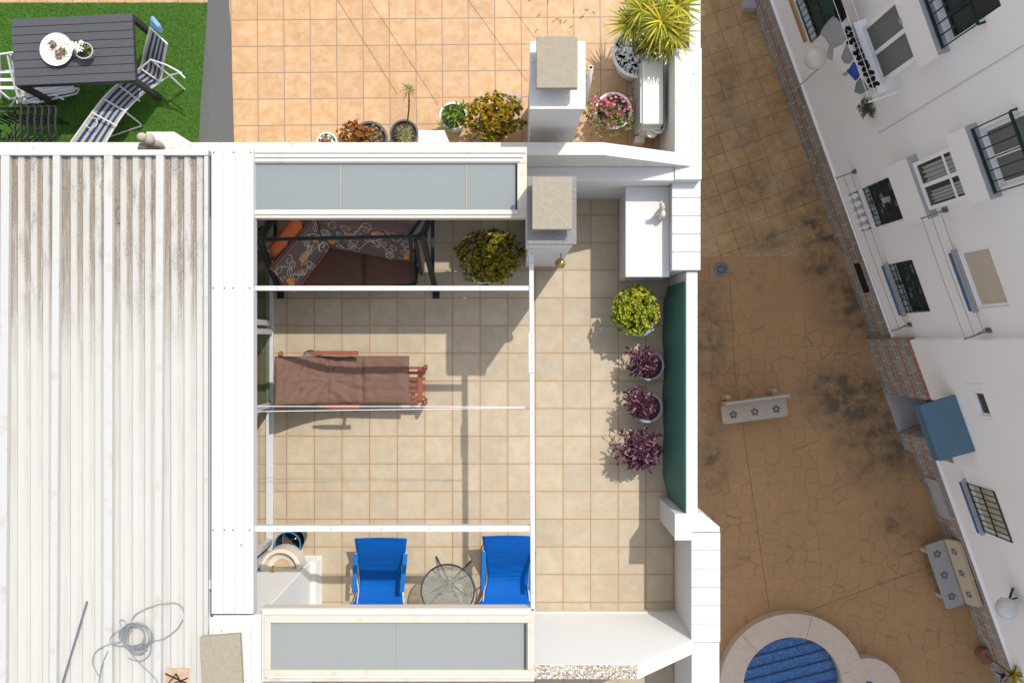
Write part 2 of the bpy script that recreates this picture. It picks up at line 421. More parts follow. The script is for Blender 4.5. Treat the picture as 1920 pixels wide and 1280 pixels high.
# our east parapet, north section, tiled cap
M['captile'] = simple('glazed_white_tile', C(.51,.515,.53), .25, .03, 5, 0, spec=.5)
M['grout'] = simple('cap_grout', C(.22,.22,.23), .8, bump=0)
def tiled_cap(root, x0, x1, y0, y1, z, n, ov=.012):
    MB().box(x0+.004, x1-.004, y0+.004, y1-.004, z-.03, z+.008).build('cap_bed', M['grout'], root)
    for k in range(n):
        a = y0+(y1-y0)*k/n; b = y0+(y1-y0)*(k+1)/n
        MB().box(x0-ov, x1+ov, a+.0035, b-.0035, z-.016, z+.012+random.uniform(-.0007,.0007)).build('cap_tile', M['captile'], root, bevel=.002)
z1 = 1.03
e = thing('parapet_wall', 'white parapet wall with five white cap tiles behind the white counter', 'wall', (1.75, 1.2, 0))
xa, xb = P(1262,0,z1).x, P(1311,0,z1).x; ya, yb_ = P(0,507,z1).y, P(0,337,z1).y
MB().box(xa, xb, ya, 1.715, -.03, z1-.03).build('wall', M['white'], e)
tiled_cap(e, xa, xb, ya, yb_, z1, 5)
# middle low parapet
z2 = 1.0
e = thing('parapet_wall', 'narrow cream parapet rail wall behind the green mesh screen', 'wall', (1.9, -.6, 0))
xm0, xm1 = P(1287,0,z2).x, P(1308.5,0,z2).x
MB().box(xm0, xm1, P(0,965,z2).y, ya-.003, -.03, z2-.01).build('wall', M['white_clean'], e, bevel=.01)
# south section
z3 = .98
e = thing('parapet_wall', 'white stepped parapet wall with six white cap tiles at the lower terrace corner', 'wall', (2.0, -2.6, 0))
xs0, xs1 = P(1297,0,z3).x, P(1349,0,z3).x
yt, yc = P(0,997,z3).y, P(0,1203,z3).y
MB().box(xs0, xs1, -6.5, yt, -.5, z3-.03).build('wall', M['white'], e)
tiled_cap(e, xs0, xs1, yc, yt, z3, 6, .006)
MB().box(xs0-.003, xs1, -6.5, yc-.004, z3-.03, z3+.004).build('wall_top', M['white_spot'], e, bevel=.01)
zs = z3+.0
pol = [P(1265,963,z3), P(1314,961,z3), P(1349,987,z3), P(1349,996.5,z3), P(1297,996.5,z3), P(1297,1011,z3), P(1265,1009,z3)]
MB().prism([p[:2] for p in pol], -.03, z3+.006).build('pier', M['white_clean'], e, bevel=.006)
MB().box(P(1265,0,z3).x-.002, P(1297,0,z3).x+.012, P(0,1012,z3).y, P(0,998,z3).y, z3+.0065, z3+.013).build('cap_tile', M['captile'], e, bevel=.002)
MB().box(P(1314,0,z3).x, P(1349,0,z3).x, P(0,996,z3).y, P(0,987,z3).y, z3+.0065, z3+.013).build('cap_tile', M['captile'], e, bevel=.002)
# south wall
sw = thing('boundary_wall', 'white boundary wall at the foot of the terrace topped with rough gravel', 'wall', (.9, -3.3, 0))
def gravel():
    m = NT('gravel_top', .9, .2); co = m.coord()
    v = m.n('ShaderNodeTexVoronoi'); v.inputs['Scale'].default_value = 75; m.l(co, v.inputs['Vector'])
    sp = m.n('ShaderNodeSeparateColor'); m.l(v.outputs['Color'], sp.inputs[0])
    m.bump(v.outputs['Distance'], .8, .01)
    return m.col(m.ramp(sp.outputs[0], [(0, C(.16,.15,.14)), (.35, C(.35,.31,.26)), (.6, C(.55,.42,.28)), (.8, C(.75,.72,.68)), (1, C(.3,.28,.27))]))
M['gravel'] = gravel()
ysA, ysB = -3.251, P(0,1272,1.7).y
xg0, xg1 = P(470,0,1.7).x, P(1197,0,1.7).x
zz = [(-3.0, 1.7), (xg1, 1.7), (xs0+.01, 1.0)]
mb = MB()
for a in range(2):
    (xa_, za), (xb_, zb) = zz[a], zz[a+1]
    mb.hexa([(xa_,ysB,-.03),(xb_,ysB,-.03),(xb_,ysA,-.03),(xa_,ysA,-.03),(xa_,ysB,za),(xb_,ysB,zb),(xb_,ysA,zb),(xa_,ysA,za)])
mb.build('wall', M['white_bright'], sw)
g = MB(); rr = random.Random(5)
g.box(.2, xg1-.01, ysB+.004, ysA-.004, 1.702, 1.712)
for k in range(900):
    x = rr.uniform(.2, xg1-.02); y = rr.uniform(ysB+.012, ysA-.012)
    g.ball((x,y,1.712), (rr.uniform(.006,.014), rr.uniform(.006,.014), rr.uniform(.004,.01)), seg=6, rings=4)
g.build('gravel_top', M['gravel'], sw)
# skirting at base of walls
sk = MB(); sk.box(.25, 1.97, ysA, ysA+.02, .0, .085); sk.box(1.963, 1.985, ysA+.021, P(0,1010,0).y, 0, .085); sk.build('skirting', M['cream'], sw)
# inner faces (thin returns so that the wall faces sit where the floor ends)
MB().box(1.9632, xs0+.002, ysA, P(0,1010,z3).y, -.02, z3-.031).build('wall_face', M['white'], sw)

# green mesh screen
def meshmat():
    m = NT('green_shade_mesh', .6, .3); co = m.coord()
    b = m.n('ShaderNodeTexWave'); b.wave_type = 'BANDS'; b.bands_direction = 'Y'; b.inputs['Scale'].default_value = 32; b.inputs['Distortion'].default_value = .4; m.l(co, b.inputs['Vector'])
    f = m.noise(co, 3, 4); f2 = m.noise(m.mapping(co, scale=(8,1,8)), 30, 3)
    c = m.mix(f, C(.06,.175,.15), C(.09,.235,.20))
    c = m.mix(m.ramp(f2, [(.66,0.0),(.74,.5)]), c, C(.25,.40,.34))
    m.bump(b.outputs['Fac'], .7, .006)
    return m.col(m.mix(m.math('MULTIPLY', b.outputs['Fac'], .45), c, C(.02,.11,.085)))
M['mesh'] = meshmat()
mb = MB(); ya_, yb2 = P(0,527,z2).y, P(0,962,z2).y
def msh(a, b):
    y = ya_+(yb2-ya_)*b; x = (xm0-.004)+( (P(1240,0,0).x+.02+.006*math.sin(b*21)+.004*math.sin(b*47)) - (xm0-.004))*a**.9
    if b < .06: x += (1-b/.06)*a*.06
    if b > .9: x += ((b-.9)/.1)*a*.05
    return (x, y, z2-.02-(z2-.05)*a)
mb.grid(msh, 14, 120)
tag(mb.build('shade_mesh', M['mesh'], smooth=80, solid=.006), 'dark green woven shade mesh hung inside the low east parapet', 'shade mesh')
# white counter by the wall
zc = .84
ct = thing('side_counter', 'white painted counter with a small figurine on its sunlit top', 'counter', (1.5, 1.2, 0))
MB().box(P(1158,0,0).x+.02, xa-.002, .73, 1.715, 0, zc-.05).build('base', M['white_clean'], ct)
MB().box(P(1173,0,zc).x, xa-.003, P(0,519,zc).y, 1.716, zc-.05, zc).build('counter_top', M['white_clean'], ct, bevel=.004)
# chimneys
def chimney(label, lx0, lx1, ly0, ly1, zl, sx0, sx1, sy0, sy1, zs_, zb, bigledge=False):
    t = thing('chimney', label, 'chimney', P((lx0+lx1)/2, (ly0+ly1)/2, zl)*1.0)
    a, b = P(lx0, ly1, zl), P(lx1, ly0, zl)
    MB().box(a.x+.02, b.x-.02, a.y+.012, b.y-.01, zb, zl-.06).build('shaft', M['white'], t, bevel=.006)
    MB().box(a.x, b.x, a.y, b.y, zl-.058, zl).build('ledge', M['white_spot'] if bigledge else M['concrete_dark'], t, bevel=.006)
    c, d = P(sx0, sy1, zs_), P(sx1, sy0, zs_)
    mb = MB()
    for x in (c.x+.05, d.x-.05):
        for y in (c.y+.06, d.y-.06): mb.box(x-.03, x+.03, y-.03, y+.03, zl, zs_-.07)
    MB().box(c.x+.04, d.x-.04, c.y+.05, d.y-.05, zl, zs_-.075).build('flue', M['concrete_dark'], t)
    MB().box(c.x, d.x, c.y, d.y, zs_-.07, zs_).build('cap_slab', M['concrete'], t, bevel=.006)
    return t
chB = chimney('chimney with a beige slab cap and mottled grey ledge standing beside the pergola beam', 988, 1081, 330, 458, 2.5, 998, 1073, 332, 430, 2.66, 0)
cp = P(989,0,2.5); 
chA = chimney('chimney with a beige slab cap and white ledge on the orange tiled terrace', 993, 1098, 77, 205, 2.45, 1006, 1083, 68, 165, 2.66, ZN, True)
# ================= roofs, pergola =================
def roofmat():
    m = NT('stained_roof_sheet', .5, .35); co = m.coord()
    sx = m.n('ShaderNodeSeparateXYZ'); m.l(co, sx.inputs[0])
    low = m.ramp(m.math('ADD', sx.outputs[2], .02), [(.003, 1.0), (.02, 0.0)])
    top = m.ramp(m.math('DIVIDE', m.math('ADD', sx.outputs[1], 3.5), 5.3), [(.30, .03), (.62, .14), (.80, .75), (.92, 1.0)])
    st = m.noise(m.mapping(co, scale=(14, 1.1, 1)), 2.2, 7, .68, .25)
    st2_ = m.noise(m.mapping(co, scale=(22, .55, 1)), 1.7, 6, .6)
    fine = m.noise(co, 95, 4, .75)
    k = m.math('MULTIPLY', m.math('MULTIPLY', m.ramp(st, [(.30, 0.0), (.48, 1.0)]), top), m.math('ADD', m.math('MULTIPLY', low, .92), .10))
    k = m.math('MINIMUM', m.math('ADD', k, m.math('MULTIPLY', m.ramp(st2_, [(.52, 0.0), (.62, .45)]), m.math('MULTIPLY', top, low))), 1)
    c = m.mix(m.noise(m.mapping(co, scale=(9,.4,1)), 1.3, 4), C(.41,.395,.36), C(.46,.45,.42))
    brown = m.mix(m.noise(m.mapping(co, scale=(10,1.5,1)), 1.6, 4), C(.20,.135,.075), C(.075,.054,.035))
    k = m.math('MULTIPLY', k, m.ramp(fine, [(.34, .25), (.54, 1.0)])); c = m.mix(m.math('MULTIPLY', k, .96), c, brown)
    gr = m.math('MULTIPLY', m.math('MULTIPLY', m.ramp(m.noise(m.mapping(co, scale=(5,1,1)), 1.9, 5, .7), [(.50, 0.0), (.62, .8)]), m.ramp(fine, [(.42, 0.0), (.56, 1.0)])), top)
    c = m.mix(gr, c, C(.12,.115,.105))
    ex = m.math('MULTIPLY', m.ramp(m.math('MULTIPLY', low, m.noise(m.mapping(co, scale=(30,1.2,1)), 1.2, 6, .7)), [(.48, 0.0), (.60, .6)]), m.math('ADD', m.math('MULTIPLY', top, .6), .22))
    c = m.mix(ex, c, C(.19,.14,.09))
    return m.col(c)
M['roof'] = roofmat()
ZR = 2.15; kx = (H-ZR)/F
def rx(px): return (px-960)*kx
ry0, ry1 = (640-1330)*kx, (640-292)*kx
crests = [38.5,62.4,85.5, 137.6,160.7,183.3, 230.6,253.7,276.8, 326,350.7,374, -60,-36,-12]
prof = [(-80, 0)]
for c in sorted(crests):
    prof += [(c-8, 0), (c-5, .018), (c+5, .018), (c+8, 0)]
prof += [(392, 0)]
rf = thing('corrugated_roof', 'cream corrugated metal roof streaked with brown stains at its upper end', 'roof', (rx(150), 0, ZR))
mb = MB()
for a in range(len(prof)-1):
    (xa_, za), (xb_, zb) = prof[a], prof[a+1]
    ny = 30
    for k in range(ny):
        y0_ = ry0+(ry1-ry0)*k/ny; y1_ = ry0+(ry1-ry0)*(k+1)/ny
        mb.face([(rx(xa_),y0_,ZR-.02+za),(rx(xb_),y0_,ZR-.02+zb),(rx(xb_),y1_,ZR-.02+zb),(rx(xa_),y1_,ZR-.02+za)])
mb.build('roof_sheet', M['roof'], rf)
M['strip'] = alu('dusty_white_strip', C(.425,.42,.40), C(.30,.23,.16))
for a, b, c, d in ((4,21.3,0,14),(101,115.6,95,109),(196.6,213.9,196,213),(293.6,309.5,290,304)):
    mb = MB()
    mb.hexa([(rx(c),ry0,ZR-.015),(rx(d),ry0,ZR-.015),(rx(b),ry1,ZR-.015),(rx(a),ry1,ZR-.015),(rx(c)+.004,ry0,ZR+.03),(rx(d)-.004,ry0,ZR+.03),(rx(b)-.004,ry1,ZR+.03),(rx(a)+.004,ry1,ZR+.03)])
    mb.build('cover_strip', M['strip'], rf, bevel=.003)
MB().box(rx(384), rx(391), ry0+.5, ry1, ZR-.03, ZR+.02).build('edge_strip', M['strip'], rf, bevel=.002)
MB().box(rx(-80), rx(392), ry1-.002, ry1+.05, ZR-.10, ZR+.035).build('end_beam', M['alu'], rf, bevel=.003)
# scrawled marking on the sheet
M['ink'] = simple('faded_marker', C(.10,.07,.06), .8, bump=0)
mb = MB()
def ink(pts): mb.tube([(rx(190+a/16), (640-(360+b/16))*kx, ZR-.018+(.002)) for a, b in pts], .0022, 5)
ink([(390,220),(440,245),(480,280)]); ink([(470,430),(510,460),(460,500),(405,530)]); ink([(400,580),(430,610)])
ink([(395,700),(450,750),(475,810),(440,860)]); ink([(395,925),(440,945),(490,930),(540,890)])
mb.build('marking', M['ink'], rf)
# rusty fitting at the foot of the roof
M['rust'] = simple('rusty_metal', C(.42,.29,.19), .8, .5, 12, .4)
t = thing('roof_bracket', 'small rusty bracket plate with thin bars at the foot of the corrugated roof', 'bracket', (rx(332), -3.2, ZR))
MB().box(rx(312), rx(355), (640-1330)*kx, (640-1252)*kx, ZR, ZR+.01).build('plate', M['rust'], t)
mb = MB()
for a, b in (((308,1290),(330,1262)), ((330,1262),(345,1290)), ((318,1283),(352,1270)), ((310,1262),(350,1280))): mb.bar(P(*a,ZR+.03), P(*b,ZR+.05), .008, .012)
mb.build('bar', M['black'], t)
# metal rod and cable
M['steel'] = simple('grey_steel', C(.20,.20,.22), .4, .1, bump=0, metal=.6)
mb = MB().tube([P(163,1127,ZR+.035), P(112,1296,ZR+.035)], .009, 8)
tag(mb.build('metal_rod', M['steel'], smooth=True), 'thin straight dark metal rod lying across the cream corrugated roof', 'rod')
M['cable'] = simple('grey_cable', C(.20,.205,.22), .5, .1, bump=0)
mb = MB(); rr = random.Random(11)
def smoothpath(pts, n=8):
    out = []
    for i in range(len(pts)-1):
        p0, p1, p2, p3 = pts[max(i-1,0)], pts[i], pts[i+1], pts[min(i+2,len(pts)-1)]
        for k in range(n):
            t = k/n; out.append(.5*((2*p1)+(-p0+p2)*t+(2*p0-5*p1+4*p2-p3)*t*t+(-p0+3*p1-3*p2+p3)*t**3))
    return out+[pts[-1]]
def cab(pts, z=ZR+.042, r=.0042):
    mb.tube(smoothpath([P(a,b,z+rr.uniform(-.002,.006)) for a,b in pts]), r, 6)
for k in range(9):
    cx, cy, ra, rb = 254+rr.uniform(-6,6), 1192+rr.uniform(-5,5), rr.uniform(20,32), rr.uniform(20,30); p0 = rr.uniform(0,6)
    cab([(cx+ra*math.cos(p0+t*.55), cy+rb*math.sin(p0+t*.55)) for t in range(11)], ZR+.042+k*.004)
cab([(246,1162),(258,1148),(285,1136),(320,1129),(338,1133),(345,1146)])
cab([(343,1160),(330,1180),(305,1197),(280,1203),(262,1212),(240,1214)])
cab([(262,1208),(225,1210),(207,1202),(212,1188),(228,1180),(236,1188),(228,1200),(210,1206),(190,1213),(176,1226),(174,1245),(186,1268)])
cab([(232,1180),(224,1164),(232,1162),(238,1178)]); cab([(236,1212),(260,1240),(290,1270),(300,1290)])
cab([(283,1202),(280,1226),(262,1238),(240,1232)]); cab([(202,1220),(190,1250),(184,1290)])
tag(mb.build('coiled_cable', M['cable'], smooth=True), 'tangled coil of grey cable with loose ends on the cream corrugated roof', 'cable')

# white gutter strip
ZS = 2.16; ks = (H-ZS)/F
gt = thing('roof_gutter_box', 'long bright white aluminium strip between the corrugated roof and the pergola', 'roof panel', ((435-960)*ks, 0, ZS))
def sx_(px): return (px-960)*ks
def sy_(py): return (640-py)*ks
xc = [396.5, 418, 442, 447, 475]
for a, b in ((396.5,419),(419.3,441),(441.4,456),(456.3,475)):
    MB().box(sx_(a), sx_(b), sy_(1150), sy_(279), ZS-.12, ZS).build('panel', M['alu_clean'], gt, bevel=.0012)
mb = MB()
for py in (286, 540, 993):
    for px in (400, 421, 437, 468) if py != 286 else (401, 438, 470): MB().lathe([(0,.004),(.008,.004),(.008,0)], (sx_(px), sy_(py), ZS), 10).build('screw', M['screw'], gt)
MB().lathe([(0,.003),(.012,.003),(.014,0)], (sx_(452.5), sy_(1021), ZS), 10).build('rust_spot', M['rust'], gt)
mb = MB().box(sx_(390.5), sx_(395.8), sy_(1160), sy_(300), ZS-.10, ZS-.06); mb.build('gutter', M['steel'], gt)
mb = MB().box(sx_(391), sx_(394), sy_(1104), sy_(1088), ZS-.06, ZS-.01); mb.build('clip', M['alu'], gt)

# pergola
ZP = 2.1; kp = (H-ZP)/F
def pp(px, py, z=ZP): return P(px, py, z)
def prect(mb, x0, x1, y0, y1, z0, z1, k=kp): return mb.box((x0-960)*k, (x1-960)*k, (640-y1)*k, (640-y0)*k, z0, z1)
def glassmat(name, c):
    m = NT(name, .22, .5); co = m.coord()
    f = m.noise(m.mapping(co, scale=(1,5,1)), 3, 5); sp = m.noise(co, 150, 2)
    m.col(m.mix(m.math('MULTIPLY', sp, .25), m.mix(f, tuple(x*.93 for x in c[:3])+(1,), c), C(.27,.29,.29)))
    m.bump(m.noise(co, 12, 3), .03, .01)
    return m.mat
M['bar'] = simple('dull_glazing_bar', C(.32,.28,.22), .6, .15, 6, 0)
M['pane_blue'] = glassmat('frosted_roof_pane', C(.19,.21,.21))
M['pane_grey'] = glassmat('grey_roof_pane', C(.23,.245,.23))
pg = thing('pergola', 'white aluminium pergola frame with two folded frosted panels above the lower terrace', 'pergola', pp(730, 700))
def panel(x0,x1,y0,y1, gx0_,gx1_,gy0_,gy1_, divs, mat, inner=True, extra=()):
    fr = MB()
    prect(fr, x0, x1, y0, gy0_, ZP-.13, ZP); prect(fr, x0, x1, gy1_, y1, ZP-.13, ZP)
    if gx0_ > x0: prect(fr, x0, gx0_, gy0_+.3, gy1_-.3, ZP-.13, ZP-.002)
    prect(fr, gx1_, x1, gy0_+.3, gy1_-.3, ZP-.13, ZP-.002)
    f = fr.build('panel_frame', M['alu_cream'], pg, bevel=.004)
    st = MB()
    for (a,b,c,d) in extra: prect(st, a, b, c, d, ZP+.001, ZP+.014)
    if extra: st.build('track', M['alu'], f, bevel=.003)
    gl = MB(); xs_ = [gx0_-2]+divs+[gx1_+2]
    for i in range(len(xs_)-1): prect(gl, xs_[i]+.5, xs_[i+1]-.5, gy0_-2, gy1_+2, ZP-.035, ZP-.025)
    gl.build('glass_panel', mat, f)
    for d in divs: prect(MB(), d-.8, d+.8, gy0_+.5, gy1_-.5, ZP-.034, ZP-.018).build('glazing_bar', M['bar'], f)
    return f
panel(476, 988, 275.5, 409, 476, 970, 306, 393, [637.5, 874.5], M['pane_blue'], extra=((478,986,280,287.5),(478,981,289,296),(478,975,298,304),(478,972,396,402.5)))
panel(490, 1002, 1140, 1277, 507, 989, 1167, 1256, [744.5], M['pane_grey'], extra=((494,992,1142,1151),(497,500,1152,1272),(492,1000,1266,1270)))
prect(MB(), 967, 970.5, 307, 392, ZP-.03, ZP-.004).build('seal', M['black'], pg); prect(MB(), 984, 986, 1170, 1254, ZP-.03, ZP-.004).build('seal', M['black'], pg)
MB().bar(pp(996,462,ZP-.045), pp(999.2,1142,ZP-.045), .043, .09).build('long_beam', M['alu_clean'], pg, bevel=.003)
prect(MB(), 477, 991.5, 535.7, 544.4, ZP-.09, ZP-.003).build('cross_beam', M['alu'], pg, bevel=.003)
prect(MB(), 477, 993.5, 985.6, 996.6, ZP-.09, ZP-.003).build('cross_beam', M['alu'], pg, bevel=.003)
MB().bar(pp(995.8,624,ZP-.04), pp(996.3,698,ZP-.04), .056, .106).build('joint_sleeve', M['alu_clean'], pg, bevel=.003)
prect(MB(), 986, 992.5, 404, 466, ZP-.09, ZP-.004).build('end_bracket', M['alu_clean'], pg, bevel=.003)
mb = MB(); 
for py in (475, 493, 630, 643, 665, 690, 752, 775, 815, 868, 930, 1030, 1110): 
    q = pp(996.5+(py-600)*.004, py, ZP+.001 if not 624<py<698 else ZP+.014); MB().lathe([(0,.002),(.005,.002),(.006,-.003)], q, 8).build('screw', M['screw'], pg)
for px in (520, 620, 715, 805, 900): 
    for py in (540, 991): MB().lathe([(0,.002),(.005,.002),(.006,-.003)], pp(px, py, ZP-.002), 8).build('screw', M['screw'], pg)
# two clothes lines
M['cord'] = simple('white_cord', C(.75,.76,.78), .5, .05, bump=0)
for lab, a, b in (('upper white clothes line stretched under the pergola above the lounger', 761.5, 763), ('lower white clothes line stretched under the pergola beside the lounger', 771.5, 764.5)):
    mb = MB(); p, q = P(470, a, 1.98), P(991, b, 1.98)
    mb.tube([p.lerp(q, t/12)+Vector((0,0,-.03*math.sin(math.pi*t/12))) for t in range(13)], .0028, 6)
    tag(mb.build('clothes_line', M['cord']), lab, 'clothes line', 'clothes lines under the pergola')

# glazed partition under the strip, and the room behind
def clear(name, tint, mixf, rough=.08, bumpy=False):
    m = NT(name, rough, .5); m.col(C(.10,.12,.12) if not bumpy else C(.30,.31,.28)); tr = m.n('ShaderNodeBsdfTransparent'); tr.inputs[0].default_value = tint
    mx = m.n('ShaderNodeMixShader'); mx.inputs[0].default_value = mixf; out = m.t.nodes['Material Output']
    if bumpy:
        co = m.coord(); f = m.noise(co, 34, 4, .7, 1.5); m.bump(f, .8, .01); m.l(m.ramp(f, [(.42, mixf*.55), (.62, min(1, mixf*2.6))]), mx.inputs[0])
    m.l(tr.outputs[0], mx.inputs[1]); m.l(m.b.outputs[0], mx.inputs[2]); m.l(mx.outputs[0], out.inputs[0]); return m.mat
M['glass'] = clear('tinted_glass', C(.72,.76,.70), .10)
gp = thing('glass_partition', 'white framed glass partition along the edge of the covered room', 'glass partition', (-2.88, -.5, 0))
X = P(514,0,0).x
ya1, yb1 = P(0,455,0).y, P(0,1150,0).y
MB().box(X-.085, X, yb1, ya1, .001, .05).build('floor_rail', M['alu_clean'], gp, bevel=.004)
MB().box(X-.085, X, yb1, ya1, 1.98, 2.04).build('head_rail', M['alu_clean'], gp)
mb = MB()
for py in (470, 606, 622, 758, 1012, 1034):
    y = P(0,py,0).y; mb.box(X-.08, X-.006, y-.032, y+.032, .052, 1.978)
mb.build('post', M['alu_clean'], gp, bevel=.004)
pn = [(470,606),(622,758),(758,1012)]
for a, b in pn[:2]: MB().box(X-.047, X-.041, P(0,b,0).y+.034, P(0,a,0).y-.034, .052, 1.976).build('pane', M['glass'], gp)
rm = MB(); rm.box(-4.66, XW+.002, -6.5, 1.7, 0, 2.05)
tag(rm.build('room_wall', M['cream']), 'cream rear wall of the covered room behind the glass partition', 'wall')
# small masonry block at strip end + concrete capped stack
t = thing('chimney', 'low white stack with a beige concrete slab cap between roof and grey panel', 'chimney', P(430,1220,2.0))
MB().box(P(388,0,2.1).x, P(489,0,2.1).x, -4.2, P(0,1153,2.1).y, 0, 2.10).build('shaft', M['white_bright'], t, bevel=.01)
MB().box(P(398,0,2.16).x, P(470,0,2.16).x, -4.2, P(0,1172,2.16).y, 2.1, 2.16).build('ledge', M['white_spot'], t, bevel=.012)
MB().prism([P(371,1197,2.3)[:2], P(447,1191,2.3)[:2], P(452,1290,2.3)[:2], P(376,1300,2.3)[:2]], 2.2, 2.26).build('cap_slab', M['concrete'], t, bevel=.006)
MB().box(P(380,0,2.3).x, P(440,0,2.3).x, -4.2, P(0,1210,2.3).y, 2.162, 2.198).build('flue', M['concrete_dark'], t)
# ================= furniture on our terrace =================
def cushion(mb, c00, c10, c11, c01, th, nu=18, nv=12, seams=(), tufts=(), wr=.0, seed=1, curve=None, lean=1.0):
    c = [Vector(p) for p in (c00, c10, c11, c01)]
    N = (c[1]-c[0]).cross(c[3]-c[0]).normalized()
    if N.z < 0: N = -N
    def base(u, v): return (c[0]*(1-u)+c[1]*u)*(1-v)+(c[3]*(1-u)+c[2]*u)*v + (curve(u, v) if curve else Vector((0,0,0)))
    def pr(u, v):
        f = lambda t: max(0, 1-abs(2*t-1)**7)**.5
        h = f(u)*f(v)
        for s in seams: h *= 1-.45*math.exp(-((u-s)/.018)**2)
        for (a, b) in tufts: h *= 1-.5*math.exp(-(((u-a)/.03)**2+((v-b)/.05)**2))
        if wr:
            q = base(u, v)*7; h += wr*noise.noise(Vector((q.x*1.0, q.y*2.2, q.z+seed)))+wr*.5*noise.noise(Vector((q.x*3, q.y*3.4, q.z+seed)))
        return h
    top = lambda u, v: base(u, v)+N*th*.5*pr(u, v)
    mb.grid(top, nu, nv); mb.grid(lambda u, v: base(u, v)-N*th*.5*(max(0,1-abs(2*u-1)**7)**.5)*(max(0,1-abs(2*v-1)**7)**.5), nu, nv)
    return top, N
def fabric(name, c, scale=300, var=.12, rough=.9):
    m = NT(name, rough, .15); co = m.coord()
    f = m.noise(co, 6, 4); w_ = m.noise(co, scale, 2)
    m.bump(m.noise(co, 26, 4), .15, .006)
    k = m.mix(f, tuple(x*(1-var) for x in c[:3])+(1,), tuple(x*(1+var) for x in c[:3])+(1,))
    return m.col(m.mix(m.math('MULTIPLY', w_, .3), k, tuple(x*.6 for x in c[:3])+(1,)))
M['brown_fab'] = fabric('brown_cushion_fabric', C(.155,.092,.07))
M['seat_fab'] = fabric('dark_brown_seat_fabric', C(.10,.05,.036))
M['floral'] = fabric('taupe_fabric', C(.135,.095,.085))
M['motif'] = fabric('cream_motif', C(.55,.50,.42)); M['motif_o'] = fabric('orange_motif', C(.60,.24,.08))
M['orange_fab'] = fabric('orange_pillow_fabric', C(.55,.14,.05))
M['pipe_o'] = fabric('orange_piping', C(.48,.15,.08))
M['blackmetal'] = simple('dark_green_black_metal', C(.007,.013,.014), .5, .2, 10, 0, spec=.3)
M['wood'] = simple('red_brown_wood', C(.22,.062,.032), .5, .3, 12, .1)
M['blue'] = fabric('bright_blue_sling', C(.0,.085,.36), 260, .10, .75)
M['bluearm'] = fabric('blue_arm_pad', C(.01,.13,.40), 260, .1)
M['chrome'] = simple('pale_tube_metal', C(.62,.63,.65), .3, .05, bump=0, metal=.4)

# swing seat
sw_ = thing('garden_swing_seat', 'dark framed garden swing seat with brown floral cushions under the blue-grey roof panel', 'swing seat', P(650,520,0))
FRX = {'r': P(818,0,0).x, 'l': P(527,0,0).x}
ap = {'r': P(792,443,1.55), 'l': P(486,449,1.55)}
for s in ('l', 'r'):
    a = ap[s]; x = FRX[s]
    f1 = Vector((x, P(0,549,0).y, .02)); f2 = Vector((x, 1.66, .02)); ax = Vector((a.x, a.y, a.z))
    lg = MB(); lg.bar(f1, ax, .075, .05, up=(1,0,0)); lg.bar(f2, ax, .075, .05, up=(1,0,0)); lg.bar(f1.lerp(ax,.28), f2.lerp(ax,.28), .04, .03)
    lg.box(x-.04, x+.04, f1.y-.07, f1.y+.05, 0, .035)
    lg.build('side_frame', M['blackmetal'], sw_, bevel=.006)
    MB().ball(ax, (.055,.055,.06), seg=16, rings=10).build('hub', M['blackmetal'], sw_, smooth=True)
mb = MB().tube([ap['l'], ap['r']], .02, 12); mb.tube([P(480,432,1.1), P(520,415,1.1)], .02); mb.build('top_bar', M['blackmetal'], sw_, smooth=True)
mb = MB()
for (a, b) in ((P(770,438,1.45), P(800,395,.9)), (P(768,440,1.45), P(777,528,.62)), (P(785,500,.5), P(777,528,.62)), (P(779,450,1.4), P(790,515,.55)), (P(492,470,1.2), P(520,520,.55)), (P(485,440,1.3), P(512,417,.8))):
    mb.bar(a, b, .035, .02)
mb.bar(P(560,540,.34), P(780,532,.34), .035); mb.bar(P(600,440,.34), P(780,470,.34), .035); mb.bar(P(780,532,.34), P(780,440,.34), .035); mb.bar(P(560,540,.34), P(570,440,.34), .035)
mb.build('seat_frame', M['blackmetal'], sw_)
mb = MB()
for a, b in (((548,543),(598,450)), ((598,450),(683,478)), ((683,478),(771,488))): pass
cushion(mb, P(545,542,.46), P(682,541,.46), P(682,462,.46), P(575,440,.46), .11, 18, 12)
cushion(mb, P(680,541,.46), P(776,531,.46), P(772,470,.46), P(680,462,.46), .11, 18, 12)
mb.build('seat_cushion', M['seat_fab'], sw_, smooth=80)
